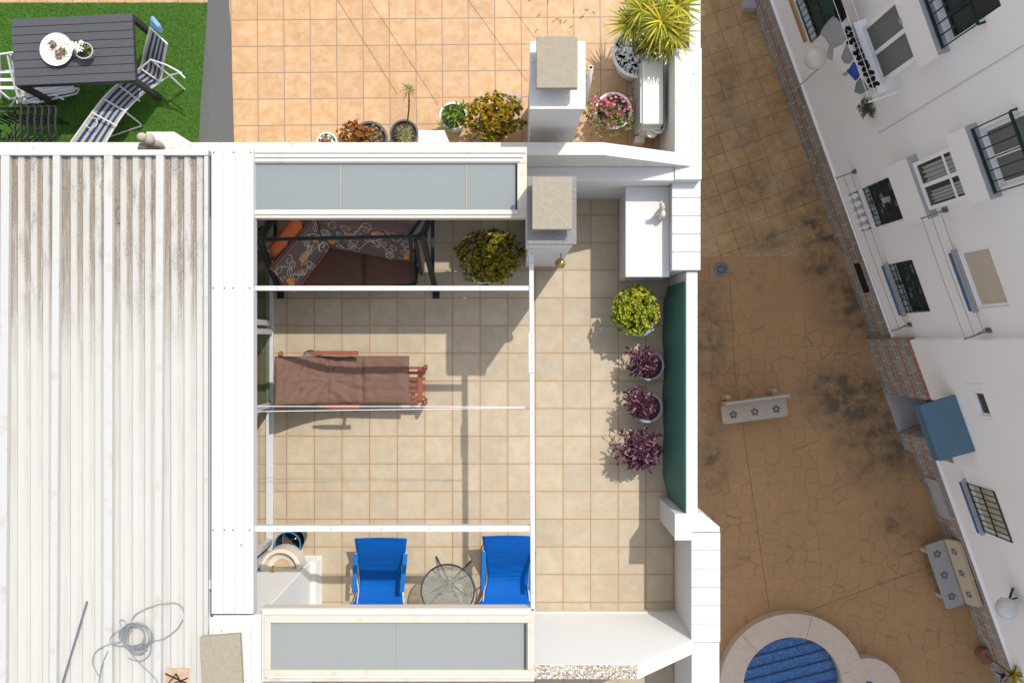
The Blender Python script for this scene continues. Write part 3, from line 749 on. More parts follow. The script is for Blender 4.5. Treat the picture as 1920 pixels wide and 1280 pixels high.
def vine(mb, top, seed, dens=7):
    r_ = random.Random(seed)
    def at(u, v): return top(min(.97,max(.03,u)), min(.97,max(.03,v)))
    def rib(pts, w):
        q = [at(*p) for p in pts]
        for i in range(len(q)-1):
            d = (q[i+1]-q[i]);
            if d.length < 1e-5: continue
            n = nrm; s = d.cross(n).normalized()*w; o_ = n*.004
            mb.face([q[i]-s+o_, q[i]+s+o_, q[i+1]+s+o_, q[i+1]-s+o_])
    def leafp(u, v, ang, l, asp, hollow=True):
        pts = []
        for k in range(9):
            t = k/8; w = math.sin(math.pi*t)**.8*.35*l; x = t*l
            pts.append((x, w))
        loop = pts+[(x, -w) for x, w in pts[::-1]]
        ca, sa = math.cos(ang), math.sin(ang)
        q = [at(u+(x*ca-y*sa)*asp, v+(x*sa+y*ca)) for x, y in loop]
        if hollow:
            for i in range(len(q)):
                a, b = q[i], q[(i+1)%len(q)]; d = b-a
                if d.length < 1e-5: continue
                s = d.cross(nrm).normalized()*.0026; mb.face([a-s+nrm*.004, a+s+nrm*.004, b+s+nrm*.004, b-s+nrm*.004])
            a, b = at(u,v), at(u+l*ca*asp, v+l*sa); s = (b-a).cross(nrm).normalized()*.0022; mb.face([a-s+nrm*.004,a+s+nrm*.004,b+s+nrm*.004,b-s+nrm*.004])
        else:
            c0 = at(u+l*.5*ca*asp, v+l*.5*sa)+nrm*.005
            for i in range(len(q)): mb.face([c0, q[i]+nrm*.005, q[(i+1)%len(q)]+nrm*.005])
    nrm = (top(.6,.5)-top(.4,.5)).cross(top(.5,.6)-top(.5,.4)).normalized()
    if nrm.z < 0: nrm = -nrm
    lu = (top(.95,.5)-top(.05,.5)).length; lv = (top(.5,.95)-top(.5,.05)).length; asp = lv/lu
    for k in range(dens):
        u0 = (k+.5)/dens; v0 = .5+.25*math.sin(k*2.3+seed)
        mb.cur = 1
        pts = [(u0-.5/dens+t/14/dens*1.5, v0+.14*math.sin(t*.33+k*1.7)) for t in range(15)]; rib(pts, .0035)
        for q in range(2):   # spirals
            cu, cv, s0 = u0+r_.uniform(-.3,.3)/dens, r_.uniform(.12,.88), r_.choice((-1,1))
            rib([(cu+asp*(.12-.006*t)*math.cos(t*.42*s0+k), cv+(.12-.006*t)*math.sin(t*.42*s0+k)) for t in range(17)], .003)
        for q in range(3): leafp(u0+(q-1)*.33/dens, r_.uniform(.12,.8), r_.uniform(0,6.28), r_.uniform(.16,.22), asp)
        if k % 2 == 0:
            mb.cur = 2; cu, cv = u0+r_.uniform(-.2,.2)/dens, r_.uniform(.25,.75)
            for q in range(5): leafp(cu, cv, q*.5-1+k, .15, asp, False)
        mb.cur = 0
mb = MB(); top, _ = cushion(mb, P(607,462,.5), P(772,492,.48), P(776,420,.93), P(590,404,1.02), .09, 40, 16, curve=lambda u,v: Vector((0,0,0)))
vine(mb, top, 3, 7)
mb.cur = 3; mb.tube([top(t/12, .86)+Vector((0,0,.004)) for t in range(1,12)], .004, 5); mb.cur = 0
mb.build('back_cushion', [M['floral'], M['motif'], M['motif_o'], M['pipe_o']], sw_, smooth=80)
mb = MB(); top, _ = cushion(mb, P(548,552,.50), P(618,462,.53), P(588,405,.95), P(504,502,.92), .10, 20, 10)
vine(mb, top, 8, 5)
mb.cur = 3; mb.tube([top(t/12, .03) for t in range(13)]+[top(.985, t/8) for t in range(1,8)], .006, 5); mb.tube([top(t/12, .95) for t in range(13)], .006, 5)
mb.tube([top(.02, t/8) for t in range(9)], .006, 5); mb.cur = 0
mb.build('side_cushion', [M['floral'], M['motif'], M['motif_o'], M['pipe_o']], sw_, smooth=80)
mb = MB(); cushion(mb, P(508,489,.80), P(572,424,.86), P(556,404,1.02), P(506,466,.98), .13, 14, 10, seams=(.5,), wr=.15)
tag(mb.build('scatter_pillow', M['orange_fab'], smooth=80), 'round-edged orange pillow tucked behind the floral swing cushion', 'pillow')
# swing's lower left dark shape visible behind glass
# lounger with brown cushion
lg = thing('wooden_lounger', 'red-brown slatted wooden sun lounger under a thick brown cushion', 'sun lounger', P(650,712,0))
CY0, CY1 = P(0,757,.4).y, P(0,667,.4).y
xz = [(P(768,0,.38).x,.38),(P(700,0,.36).x,.365),(P(640,0,.36).x,.36),(P(590,0,.46).x,.46),(P(550,0,.62).x,.62),(P(512,0,.80).x,.79)]
path = smoothpath([Vector((x,0,z)) for x,z in xz], 10)
def onpath(t):
    f = t*(len(path)-1); i = min(int(f), len(path)-2); return path[i].lerp(path[i+1], f-i)
cu = thing('x','x','x') if False else None
mb = MB(); 
def lc(sgn):
    def fn(u, v):
        p = onpath(u); q = onpath(min(1,u+.01)); r0 = onpath(max(0,u-.01)); d = (q-r0).normalized(); n = Vector((d.z,0,-d.x)); n = n if n.z > 0 else -n
        y = CY0+(CY1-CY0)*v + (.012*math.sin(u*9+v*3))*(1-abs(2*v-1))
        e = max(0,1-abs(2*v-1)**8)**.5*max(0,1-abs(2*u-1)**22)**.5
        h = e
        if sgn > 0:
            for s in (.26, .50): h *= 1-.5*math.exp(-((u-s)/.010)**2)
            for a in (.26,.50,.74):
                for b in (.27,.73): h *= 1-.55*math.exp(-(((u-a)/.014)**2+((v-b)/.05)**2))
            rad = math.atan2(v-.5, (u-.50)*2.2); rr_ = math.hypot(v-.5,(u-.5)*2.2)
            h += .75*e*noise.noise(Vector((rad*3.4, rr_*2, 3)))*math.exp(-((u-.48)/.22)**2)+.30*e*noise.noise(Vector((u*22,v*9,1)))+.35*e*noise.noise(Vector((u*6,v*3,8)))
            w_ = 1 if .0 else 0
        return Vector((p.x,y,p.z))+n*(.045*h*sgn+.03)
    return fn
mb.grid(lc(1), 110, 40); mb.grid(lc(-1), 60, 10)
cus = mb.build('lounger_cushion', M['brown_fab'], smooth=80)
tag(cus, 'long tufted brown cushion lying on the red-brown wooden lounger', 'cushion')
xr, xl = P(800,0,.33).x, P(540,0,.33).x
yA, yB = P(0,750,.33).y, P(0,692,.33).y
mb = MB()
mb.box(xl, xr, yA-.03, yA, .26, .33); mb.box(xl, xr, yB, yB+.03, .26, .33)
mb.build('side_rail', M['wood'], lg, bevel=.004)
mb = MB()
for k in range(5):
    y = yA+.02+(yB-yA-.08)*k/4; mb.box(P(725,0,.34).x, P(797,0,.34).x, y, y+.035, .315, .335)
mb.box(P(783,0,.35).x, P(792,0,.35).x, yA-.01, yB+.012, .336, .352); mb.box(P(759,0,.35).x, P(766,0,.35).x, yA-.0, yB+.03, .336, .350)
mb.build('foot_slat', M['wood'], lg, bevel=.003)
for px, y in ((799, yA-.02), (799, yB+.02)):
    MB().bar(P(px,0,0).x*Vector((1,0,0))+Vector((0,y,0)), (P(px-2,0,.42).x, y, .40), .05, .035).build('leg', M['wood'], lg, bevel=.003)
for px, y in ((560, yA-.02), (560, yB+.02)):
    MB().bar((P(px,0,0).x, y, 0), (P(px+25,0,.5).x, y, .5), .045, .035).build('leg', M['wood'], lg, bevel=.003)
for y, x0_, x1_, w_ in ((CY1+.035, 578, 672, .05), (CY0-.022, 598, 674, .05)):
    MB().prism([(P(x0_,0,.55).x, y-.005),(P(x0_+24,0,.55).x, y-w_/2),(P(x1_,0,.55).x, y-w_/2),(P(x1_,0,.55).x, y+w_/2),(P(x0_+18,0,.55).x, y+w_/2),(P(x0_,0,.55).x, y+w_*.3)], .54, .565).build('armrest', M['wood'], lg, bevel=.005)
    MB().bar((P(655,0,.3).x, y, .3), (P(660,0,.54).x, y, .54), .04, .03).build('arm_post', M['wood'], lg)
mb = MB(); mb.tube([P(527,662,.60), P(527,662,.0)], .028, 14); mb.build('back_post', M['wood'], lg, smooth=True)
# backrest frame under the cushion
mb = MB()
for y in (yA, yB): mb.bar((xz[2][0], y, .28), (xz[5][0]+.03, y, .69), .04, .03)
mb.build('backrest', M['wood'], lg)
# glass jar lid / ashtray behind
M['brass_grey'] = simple('grey_brown_tin', C(.27,.25,.21), .35, .2, bump=0, metal=.5)
q = P(583,665,.40); MB().lathe([(0,0),(.05,0),(.072,.03),(.075,.05),(.068,.05),(.062,.02),(0,.015)], q-Vector((0,0,.02)), 24, sx=1.15, sy=.8).build('x', M['brass_grey'], smooth=True).name = 'small_bowl'
o = bpy.data.objects['small_bowl']; tag(o, 'small oval grey tin bowl hooked beside the lounger armrest', 'bowl')
MB().tube([q+Vector((0,0,-.02)), Vector((q.x, q.y, 0))], .012, 8).build('stem', M['brass_grey'], o) if False else None
MB().lathe([(.05,0),(.012,.02),(.012,.37),(.03,.38)], (q.x, q.y, 0), 16).build('stand', M['brass_grey'], o, smooth=True)

# blue beach recliners
def recliner(xl_, xr_, ytop, ybot, label):
    c = P((xl_+xr_)/2, 1090, 0); t = thing('beach_chair', label, 'beach chair', c, 'blue beach chairs on the lower terrace')
    xs_ = lambda px, z: P(px, 0, z).x
    prof_ = [(ytop, .56), (ytop+30, .44), (ytop+62, .26), (ytop+84, .19), (ytop+110, .24), (ytop+128, .31), (ytop+140, .32), (ytop+145, .28)]
    wd = [(0,0),(4,-3),(8,-7),(9,-9),(2,-6),(-7,-5),(-8,-6),(-8,-6)]
    rows = []
    for (py, z), (wl, wr_) in zip(prof_, wd):
        rows.append((P(xl_+wl, py, z), P(xr_+wr_, py, z)))
    L = smoothpath([r_[0] for r_ in rows], 8); Rr = smoothpath([r_[1] for r_ in rows], 8)
    def fn(u, v):
        f = u*(len(L)-1); i = min(int(f), len(L)-2); a = L[i].lerp(L[i+1], f-i); b = Rr[i].lerp(Rr[i+1], f-i)
        p = a.lerp(b, v); sag = -.022*math.sin(math.pi*v)*math.sin(math.pi*min(1,u*1.2))
        wrk = .004*noise.noise(Vector((v*2+c.x, u*60, 1)))*math.exp(-((u-.28)/.14)**2)*3
        return p+Vector((0, .01*math.sin(math.pi*v)*(1 if u < .05 else 0), sag+wrk))
    MB().grid(fn, 90, 16).build('sling', M['blue'], t, smooth=80, solid=.006)
    for sgn, px, wv in ((-1, xl_, 0), (1, xr_, 1)):
        x = P(px, 0, .4).x+(.012 if sgn < 0 else -.012)
        e = [fn(k/12, wv)+Vector((0,0,-.012)) for k in range(13)]
        MB().tube(e, .006, 8).build('side_tube', M['chrome'], t, smooth=True)
        ya_2, yb_2 = P(0,ytop+27,.45).y, P(0,ytop+98,.40).y; xx = x-sgn*(-.0)
        xa2 = P(px+(3 if sgn < 0 else -2), 0, .45).x; xb2 = P(px+(0 if sgn<0 else -9), 0, .42).x
        a_, b_ = Vector((xa2, ya_2, .49)), Vector((xb2, yb_2, .45))
        MB().bar(a_, b_, .052, .018).build('armrest', M['bluearm'], t, bevel=.005)
        m_ = MB(); m_.tube([b_+Vector((0,.04,-.01)), Vector((xb2-.02, yb_2-.08, 0))], .009, 8); m_.tube([a_, a_+Vector((0,.0,-.08))], .009, 8)
        m_.tube([b_+Vector((0,.30,-.01)), b_+Vector((-sgn*.02,-.02,-.18)), Vector((xb2, yb_2-.20, .28))], .008, 8)
        m_.build('arm_tube', M['chrome'], t, smooth=True)
        xr_2 = xa2-(.075 if sgn > 0 else -.02); MB().tube([(xr_2, ya_2+.06, .015), (xr_2, yb_2-.10, .015)], .011, 8).build('runner', M['chrome'], t, smooth=True)
        MB().tube([(xr_2, ya_2+.06, .015), a_+Vector((0,-.10,-.02))], .010, 8).build('leg', M['chrome'], t, smooth=True)
    return t
recliner(665, 763, 1009, 1142, 'bright blue sling beach chair left of the round glass table')
recliner(904.5, 1003, 1005, 1142, 'bright blue sling beach chair right of the round glass table, partly behind the white beam')
# round glass table
M['ripple'] = clear('rippled_glass', C(.95,.95,.92), .26, .1, True)
M['tablemetal'] = simple('dark_grey_table_metal', C(.05,.055,.06), .4, .1, bump=0)
zt2 = .62; tc = P(839.5, 1107, zt2); rt = thing('glass_table', 'round rippled glass table with a dark rim between the two blue beach chairs', 'table', (tc.x, tc.y, 0))
MB().lathe([(0,.0),(.295,0),(.295,-.006),(0,-.006)], tc, 56).build('glass_top', M['ripple'], rt, smooth=30)
MB().tube([tc+Vector((.30*math.cos(a*math.pi/32), .30*math.sin(a*math.pi/32), 0)) for a in range(64)], .0095, 8, close=True).build('rim', M['tablemetal'], rt, smooth=True)
for a in (38, 128, 218, 308):
    d = Vector((math.cos(R(a)), math.sin(R(a)), 0))
    MB().tube([tc+d*.285-Vector((0,0,.02)), tc-Vector((0,0,.24))+d*.03, tc-Vector((0,0,.34))+d*.03, Vector((tc.x,tc.y,0))+d*.30+Vector((0,0,.01))], .011, 8).build('leg', M['tablemetal'], rt, smooth=True)
MB().tube([tc+Vector((.05*math.cos(a*.4), .05*math.sin(a*.4), -.29)) for a in range(16)], .008, 6, close=True).build('hub_ring', M['tablemetal'], rt, smooth=True)

# white corner counter with half-round basin
zb = .10
fo = thing('wall_basin', 'half-round cream basin with a brass tap above a white hearth slab', 'basin', P(540,1100,0))
basep = [P(440,1070,0), P(566,1030,0), P(566,1042,0), P(602,1042,0), P(602,1160,0), P(440,1160,0)]
topp = [P(440,1065,zb), P(560,1050,zb), P(560,1053,zb), P(591,1053,zb), P(591,1160,zb), P(440,1160,zb)]
mb = MB(); n = len(basep); i0 = 0; mb.v = [Vector(p) for p in basep+topp]
mb.f = [tuple(range(n)), tuple(range(n,2*n))]+[(k,(k+1)%n,n+(k+1)%n,n+k) for k in range(n)]; mb.m = [0]*len(mb.f)
mb.build('hearth', M['white_clean'], fo, bevel=.006)
M['basin'] = simple('cream_basin', C(.45,.33,.20), .5, .2, 5, .1)
bc = P(525, 1067, .52)
mb = MB(); mb.lathe([(.245,-.26),(.245,0),(.232,.012),(.205,.010),(.196,0),(.17,-.07),(.06,-.11),(.0,-.115)], bc, 32, 0, math.pi, .95, .95)
for y_, z_ in ((0,.006),): mb.box(bc.x-.225, bc.x+.225, bc.y-.022, bc.y+.002, bc.z-.26, bc.z+.008)
mb.build('basin_rim', M['cream'], fo, smooth=40)
MB().lathe([(.19,-.045),(.16,-.085),(.06,-.10),(0,-.10)], bc, 32, 0, math.pi, .95, .95).build('basin', M['basin'], fo, smooth=True)
M['brass'] = simple('aged_brass', C(.42,.33,.12), .35, .25, 20, .1, metal=.6)
q = P(514, 1073, .5); mb = MB(); mb.tube([q, q+Vector((0,.02,.06)), q+Vector((0,.07,.07)), q+Vector((0,.09,.04))], .011, 8); mb.bar(q+Vector((-.03,.02,.075)), q+Vector((.03,.02,.075)), .012); mb.ball(q+Vector((0,0,.02)), .022); mb.build('tap', M['brass'], fo, smooth=40)
# bucket
bk = thing('bucket', 'dark bucket with a blue rim standing behind the half-round basin', 'bucket', P(543,1035,0))
q = P(539, 1021, .3); q.z = 0
M['buck'] = simple('dark_plastic', C(.045,.045,.05), .4, .1, bump=0); M['blue_rim'] = simple('blue_plastic', C(.02,.25,.42), .4, .1, bump=0)
MB().lathe([(.11,.0),(.150,.30),(.144,.30),(.105,.015),(0,.015)], q, 32).build('shell', M['buck'], bk, smooth=40)
MB().tube([q+Vector((.150*math.cos(a*math.pi/20), .150*math.sin(a*math.pi/20), .30)) for a in range(40)], .006, 6, close=True).build('rim', M['blue_rim'], bk, smooth=True)
MB().tube([q+Vector((.148*math.cos(a), -.02-.06*math.sin(a), .30-.08*math.sin(a))) for a in [math.pi*k/14 for k in range(15)]], .004, 6).build('handle', M['chrome'], bk, smooth=True)
q2 = q+Vector((.06,.05,0)); mb = MB().lathe([(.10,0),(.135,.27),(.130,.27),(.10,.01),(0,.01)], q2, 28)
tag(mb.build('bucket', M['greymat'], smooth=40), 'plain grey bucket behind the blue-rimmed one', 'bucket')
mb = MB().tube([q+Vector((-.02,.0,.03)), q+Vector((.09,.07,.28))], .007, 6); tag(mb.build('brush_stick', M['chrome'], smooth=True), 'thin pale stick standing in the blue-rimmed bucket', 'stick')
# white lantern
lt = thing('lantern', 'small white framed lantern beside the half-round basin and the roof strip', 'lantern', P(483,1100,zb))
q = P(486, 1101, .42); A = R(30)
def rot2(x, y, z): return q+Vector((x*math.cos(A)-y*math.sin(A), x*math.sin(A)+y*math.cos(A), z))
mb = MB(); r_ = .055
for x, y in ((-1,-1),(1,-1),(1,1),(-1,1)): mb.bar(rot2(x*r_,y*r_,0), rot2(x*r_,y*r_,.16), .012)
for z in (.005,.155):
    for a, b in (((-1,-1),(1,-1)),((1,-1),(1,1)),((1,1),(-1,1)),((-1,1),(-1,-1))): mb.bar(rot2(a[0]*r_,a[1]*r_,z), rot2(b[0]*r_,b[1]*r_,z), .014)
for a, b in (((-1,-1),(1,1)),((1,-1),(-1,1))): mb.bar(rot2(a[0]*r_,a[1]*r_,.16), rot2(0,0,.20), .010); mb.bar(rot2(b[0]*r_,b[1]*r_,.16), rot2(0,0,.20), .010)
mb.build('frame', M['cream'], lt); MB().lathe([(.07,-.42),(.02,-.40),(.02,-.02),(.07,0)], q, 14).build('stand', M['cream'], lt, smooth=40)
MB().lathe([(0,0),(.022,0),(.022,.08),(0,.08)], rot2(0,0,.01), 14).build('candle', M['concrete'], lt)
# bell on the chimney
bl_ = thing('bell', 'small brass bell on a bracket fixed to the chimney face', 'bell', P(1051,492,1.5))
q = P(1051, 493, 1.5); MB().lathe([(0,.05),(.02,.045),(.032,.02),(.05,-.03),(.056,-.04),(.048,-.04)], q, 24).build('dome', M['brass'], bl_, smooth=True)
MB().tube([q+Vector((0,.13,.09)), q+Vector((0,.02,.09)), q+Vector((0,0,.05))], .006, 6).build('bracket', M['iron'], bl_)

# figurines
M['stone'] = simple('grey_cast_stone', C(.33,.29,.24), .85, .35, 20, .5, bd=.008)
M['stone_pale'] = simple('pale_cast_stone', C(.52,.48,.40), .85, .25, 30, .5)
def blobfig(name, label, cat, items, mat, extra=None, seg=16):
    mb = MB()
    for c, r_, rt_ in items: mb.ball(c, r_, seg=seg, rings=10, rot=rt_)
    o = mb.build(name, mat, smooth=True)
    rm_ = o.modifiers.new('remesh', 'REMESH'); rm_.mode = 'VOXEL'; rm_.voxel_size = .006; rm_.use_smooth_shade = True
    return tag(o, label, cat)
# squirrel-like statue on the wall block
b = P(293, 281, 1.76)
blobfig('garden_statue', 'grey stone garden statue of an animal with a big curled tail on the party wall', 'statue', [
  (b+Vector((-.005,-.005,.06))*1.42, (0.078,0.071,0.099), None), (b+Vector((-.03,-.01,.14))*1.42, (0.048,0.045,0.048), None), (b+Vector((-.055,-.018,.135))*1.42, (0.028,0.020,0.020), None),
  (b+Vector((.035,.015,.08))*1.42, (0.060,0.051,0.142), None), (b+Vector((.03,.03,.19))*1.42, (0.054,0.057,0.064), None), (b+Vector((.0,.035,.23))*1.42, (0.051,0.043,0.043), None),
  (b+Vector((-.035,.0,.18))*1.42, (0.011,0.009,0.026), None), (b+Vector((-.02,.0,.18))*1.42, (0.011,0.009,0.026), None),
  (b+Vector((-.045,-.01,.06))*1.42, (0.043,0.021,0.021), None), (b+Vector((0,0,.01))*1.42, (0.106,0.085,0.028), None)], M['stone'])
b = P(1237, 402, zc)
blobfig('figurine', 'small pale stone animal figurine standing on the white counter', 'figurine', [
  (b+Vector((0,0,.10))*1.35, (0.038,0.061,0.041), Matrix.Rotation(R(20),3,'Z')), (b+Vector((-.01,.03,.17))*1.35, (0.030,0.032,0.047), None), (b+Vector((-.02,.045,.21))*1.35, (0.030,0.024,0.027), None),
  (b+Vector((-.015,.03,.045))*1.35, (0.012,0.012,0.068), None), (b+Vector((.012,.03,.045))*1.35, (0.012,0.012,0.068), None), (b+Vector((-.012,-.03,.045))*1.35, (0.014,0.014,0.068), None), (b+Vector((.018,-.035,.045))*1.35, (0.014,0.014,0.068), None),
  (b+Vector((-.025,.06,.235))*1.35, (0.008,0.027,0.011), None), (b+Vector((.005,.0,.004))*1.35, (0.041,0.061,0.008), None)], M['stone_pale'])
# ================= plants =================
def leafshape(mb, p, d, up, l, w, kind='oval', droop=.0, fold=.15):
    d = d.normalized(); s = d.cross(up)
    if s.length < 1e-4: s = d.cross(Vector((1,0,0)))
    s.normalize(); n = s.cross(d).normalized()
    if kind == 'oval':      # blunt, widest past the middle
        a = p; m1 = p+d*l*.55; t = p+d*l+n*(-droop*l)
        i = len(mb.v); mb.v += [a, m1+s*w*.5+n*fold*w, p+d*l*.9+s*w*.3-n*droop*l*.6, t, p+d*l*.9-s*w*.3-n*droop*l*.6, m1-s*w*.5+n*fold*w]
        mb.f += [(i,i+1,i+2,i+3),(i,i+3,i+4,i+5)]; mb.m += [mb.cur]*2
    elif kind == 'blade':   # long folded blade with droop
        K = 4; i = len(mb.v)
        for k in range(K+1):
            t = k/K; c = p+d*l*t-Vector((0,0,1))*droop*l*t*t; ww = w*.5*(1-t)**.7*(1.0 if t > .1 else .8)
            mb.v += [c-s*ww+n*ww*.5, c, c+s*ww+n*ww*.5]
        for k in range(K):
            q = i+k*3
            mb.f += [(q,q+1,q+4,q+3),(q+1,q+2,q+5,q+4)]; mb.m += [mb.cur]*2
def rosette(mb, p, ax, n, l, w, r_, spread=.9, kind='oval', droop=.1):
    ax = ax.normalized(); t0 = r_.uniform(0,6.28)
    b1 = ax.orthogonal().normalized(); b2 = ax.cross(b1)
    for k in range(n):
        t = t0+k*2.4; el = spread*(.35+.65*k/n)+r_.uniform(-.15,.15)
        d = (b1*math.cos(t)+b2*math.sin(t))*math.sin(el)+ax*math.cos(el)
        leafshape(mb, p, d, ax, l*r_.uniform(.75,1.15), w*r_.uniform(.8,1.1), kind, droop)
def randdir(r_, zmin=-.2):
    while True:
        v = Vector((r_.gauss(0,1), r_.gauss(0,1), r_.gauss(0,1)))
        if v.length > .1:
            v.normalize()
            if v.z > zmin: return v
M['jade'] = leafy('jade_leaves', [(0, C(.055,.10,.012)), (.35, C(.13,.18,.015)), (.65, C(.26,.27,.02)), (.88, C(.38,.33,.03)), (.97, C(.36,.12,.03))], .4, .1, .45)
M['jade_y'] = leafy('yellow_jade_leaves', [(0, C(.06,.13,.012)), (.3, C(.17,.26,.015)), (.6, C(.36,.42,.03)), (.85, C(.50,.46,.05)), (.97, C(.42,.18,.05))], .4, .1, .45)
M['jade_r'] = leafy('red_edged_jade_leaves', [(0, C(.10,.13,.01)), (.3, C(.24,.24,.015)), (.6, C(.40,.33,.02)), (.8, C(.42,.20,.03)), (.95, C(.38,.07,.03))], .4, .1, .45)
M['jade_d'] = leafy('olive_jade_leaves', [(0, C(.08,.09,.012)), (.35, C(.17,.16,.018)), (.65, C(.30,.26,.025)), (.9, C(.42,.34,.035)), (.98, C(.34,.13,.03))], .4, .1, .45)
M['sedum'] = leafy('red_sedum_leaves', [(0, C(.22,.04,.015)), (.4, C(.36,.09,.03)), (.7, C(.42,.18,.05)), (.9, C(.20,.22,.05))], .45, .1)
M['purple'] = leafy('purple_leaves', [(0, C(.035,.016,.028)), (.4, C(.08,.032,.055)), (.7, C(.13,.055,.085)), (.86, C(.27,.12,.17)), (.95, C(.42,.24,.24))], .4, .15, .4)
M['green'] = leafy('fresh_green_leaves', [(0, C(.05,.12,.02)), (.5, C(.12,.24,.03)), (.85, C(.22,.32,.05)), (1, C(.40,.35,.08))], .45, .2)
M['spider'] = leafy('striped_grass_leaves', [(0, C(.14,.16,.05)), (.5, C(.30,.30,.12)), (.85, C(.48,.42,.22)), (1, C(.30,.18,.08))], .5, .2)
M['yucca'] = leafy('yucca_leaves', [(0, C(.10,.15,.012)), (.4, C(.25,.28,.02)), (.75, C(.45,.38,.03)), (.95, C(.60,.50,.06))], .4, .2, .4)
M['dry'] = leafy('dry_leaves', [(0, C(.20,.13,.06)), (.6, C(.36,.25,.12)), (1, C(.30,.32,.12))], .7, .1)
M['pink'] = leafy('pink_petals', [(0, C(.60,.03,.16)), (.35, C(.72,.12,.26)), (.7, C(.80,.32,.45)), (1, C(.85,.6,.65))], .5, .2)
M['stem'] = simple('brown_stem', C(.13,.09,.05), .8, bump=0)
M['soil'] = simple('dark_soil', C(.045,.035,.028), .95, .4, 30, .8, bd=.01)
M['pot_white'] = simple('white_glazed_pot', C(.64,.63,.61), .35, .05, 6, 0, spec=.5)
M['pot_blue'] = simple('blue_rim_pot', C(.16,.22,.36), .3, .25, 14, 0, spec=.5)
M['pot_grey'] = simple('dark_grey_pot', C(.085,.08,.082), .55, .2, 8, 0)
M['pebble'] = leafy('pale_pebbles', [(0, C(.30,.30,.30)), (.5, C(.55,.54,.52)), (1, C(.80,.79,.76))], .7, 0)
def pot(root, c, r, h, mat, rimmat=None, fill='soil', rb=.72, name='pot'):
    MB().lathe([(0,0),(r*rb,0),(r,h),(r*1.06,h),(r*1.06,h+.012),(r*.93,h+.012),(r*.92,h-.03),(0,h-.03)], c, 32).build(name, mat, root, smooth=40)
    if rimmat: MB().tube([Vector(c)+Vector((r*1.0*math.cos(a*math.pi/20), r*1.0*math.sin(a*math.pi/20), h+.010)) for a in range(40)], .009, 6, close=True).build('pot_rim', rimmat, root, smooth=True)
    mb = MB()
    if fill == 'soil':
        mb.grid(lambda u, v: Vector(c)+Vector((r*.93*u*math.cos(v*6.2832), r*.93*u*math.sin(v*6.2832), h-.022+.012*noise.noise(Vector((u*5,v*9,c[0]))))), 6, 24)
        mb.build('soil', M['soil'], root)
    else:
        rr = random.Random(int(c[0]*100)); mb.lathe([(0,0),(r*.93,0)], Vector(c)+Vector((0,0,h-.03)), 24)
        for k in range(int(260*(r/.2)**2)):
            a, q = rr.uniform(0,6.28), r*.9*math.sqrt(rr.random()); s = rr.uniform(.010,.019)
            mb.ball(Vector(c)+Vector((q*math.cos(a), q*math.sin(a), h-.02+rr.uniform(0,.012))), (s,s*rr.uniform(.6,1),s*.6), seg=7, rings=4, rot=Matrix.Rotation(rr.uniform(0,3),3,'Z'))
        mb.build('pebbles', M['pebble'], root, smooth=True)
def bush(root, c, rx_, ry_, rz_, n, ll, lw, mat, seed, per=8, base=None, kind='oval', spread=1.0, rough_=.14, name='foliage', fill=.55, zmin=-.15, droop=.1):
    r_ = random.Random(seed); mb = MB(); st = MB(); c = Vector(c)
    for k in range(n):
        d = randdir(r_, zmin); rad = 1-(r_.random()**2)*fill
        lump = 1+rough_*noise.noise(d*2.3+Vector((seed,0,0)))*2
        p = c+Vector((d.x*rx_, d.y*ry_, d.z*rz_))*rad*lump
        ax = (Vector((d.x/rx_, d.y/ry_, d.z/rz_)).normalized()+Vector((0,0,.5))).normalized()
        rosette(mb, p, ax, per, ll, lw, r_, spread, kind, droop)
        if base is not None and k % 4 == 0: st.tube([base, Vector(base).lerp(p,.5)+Vector((r_.uniform(-.02,.02),r_.uniform(-.02,.02),.02)), p], .004, 4, cap=False)
    mb.build(name, mat, root)
    if base is not None: st.build('stem', M['stem'], root)
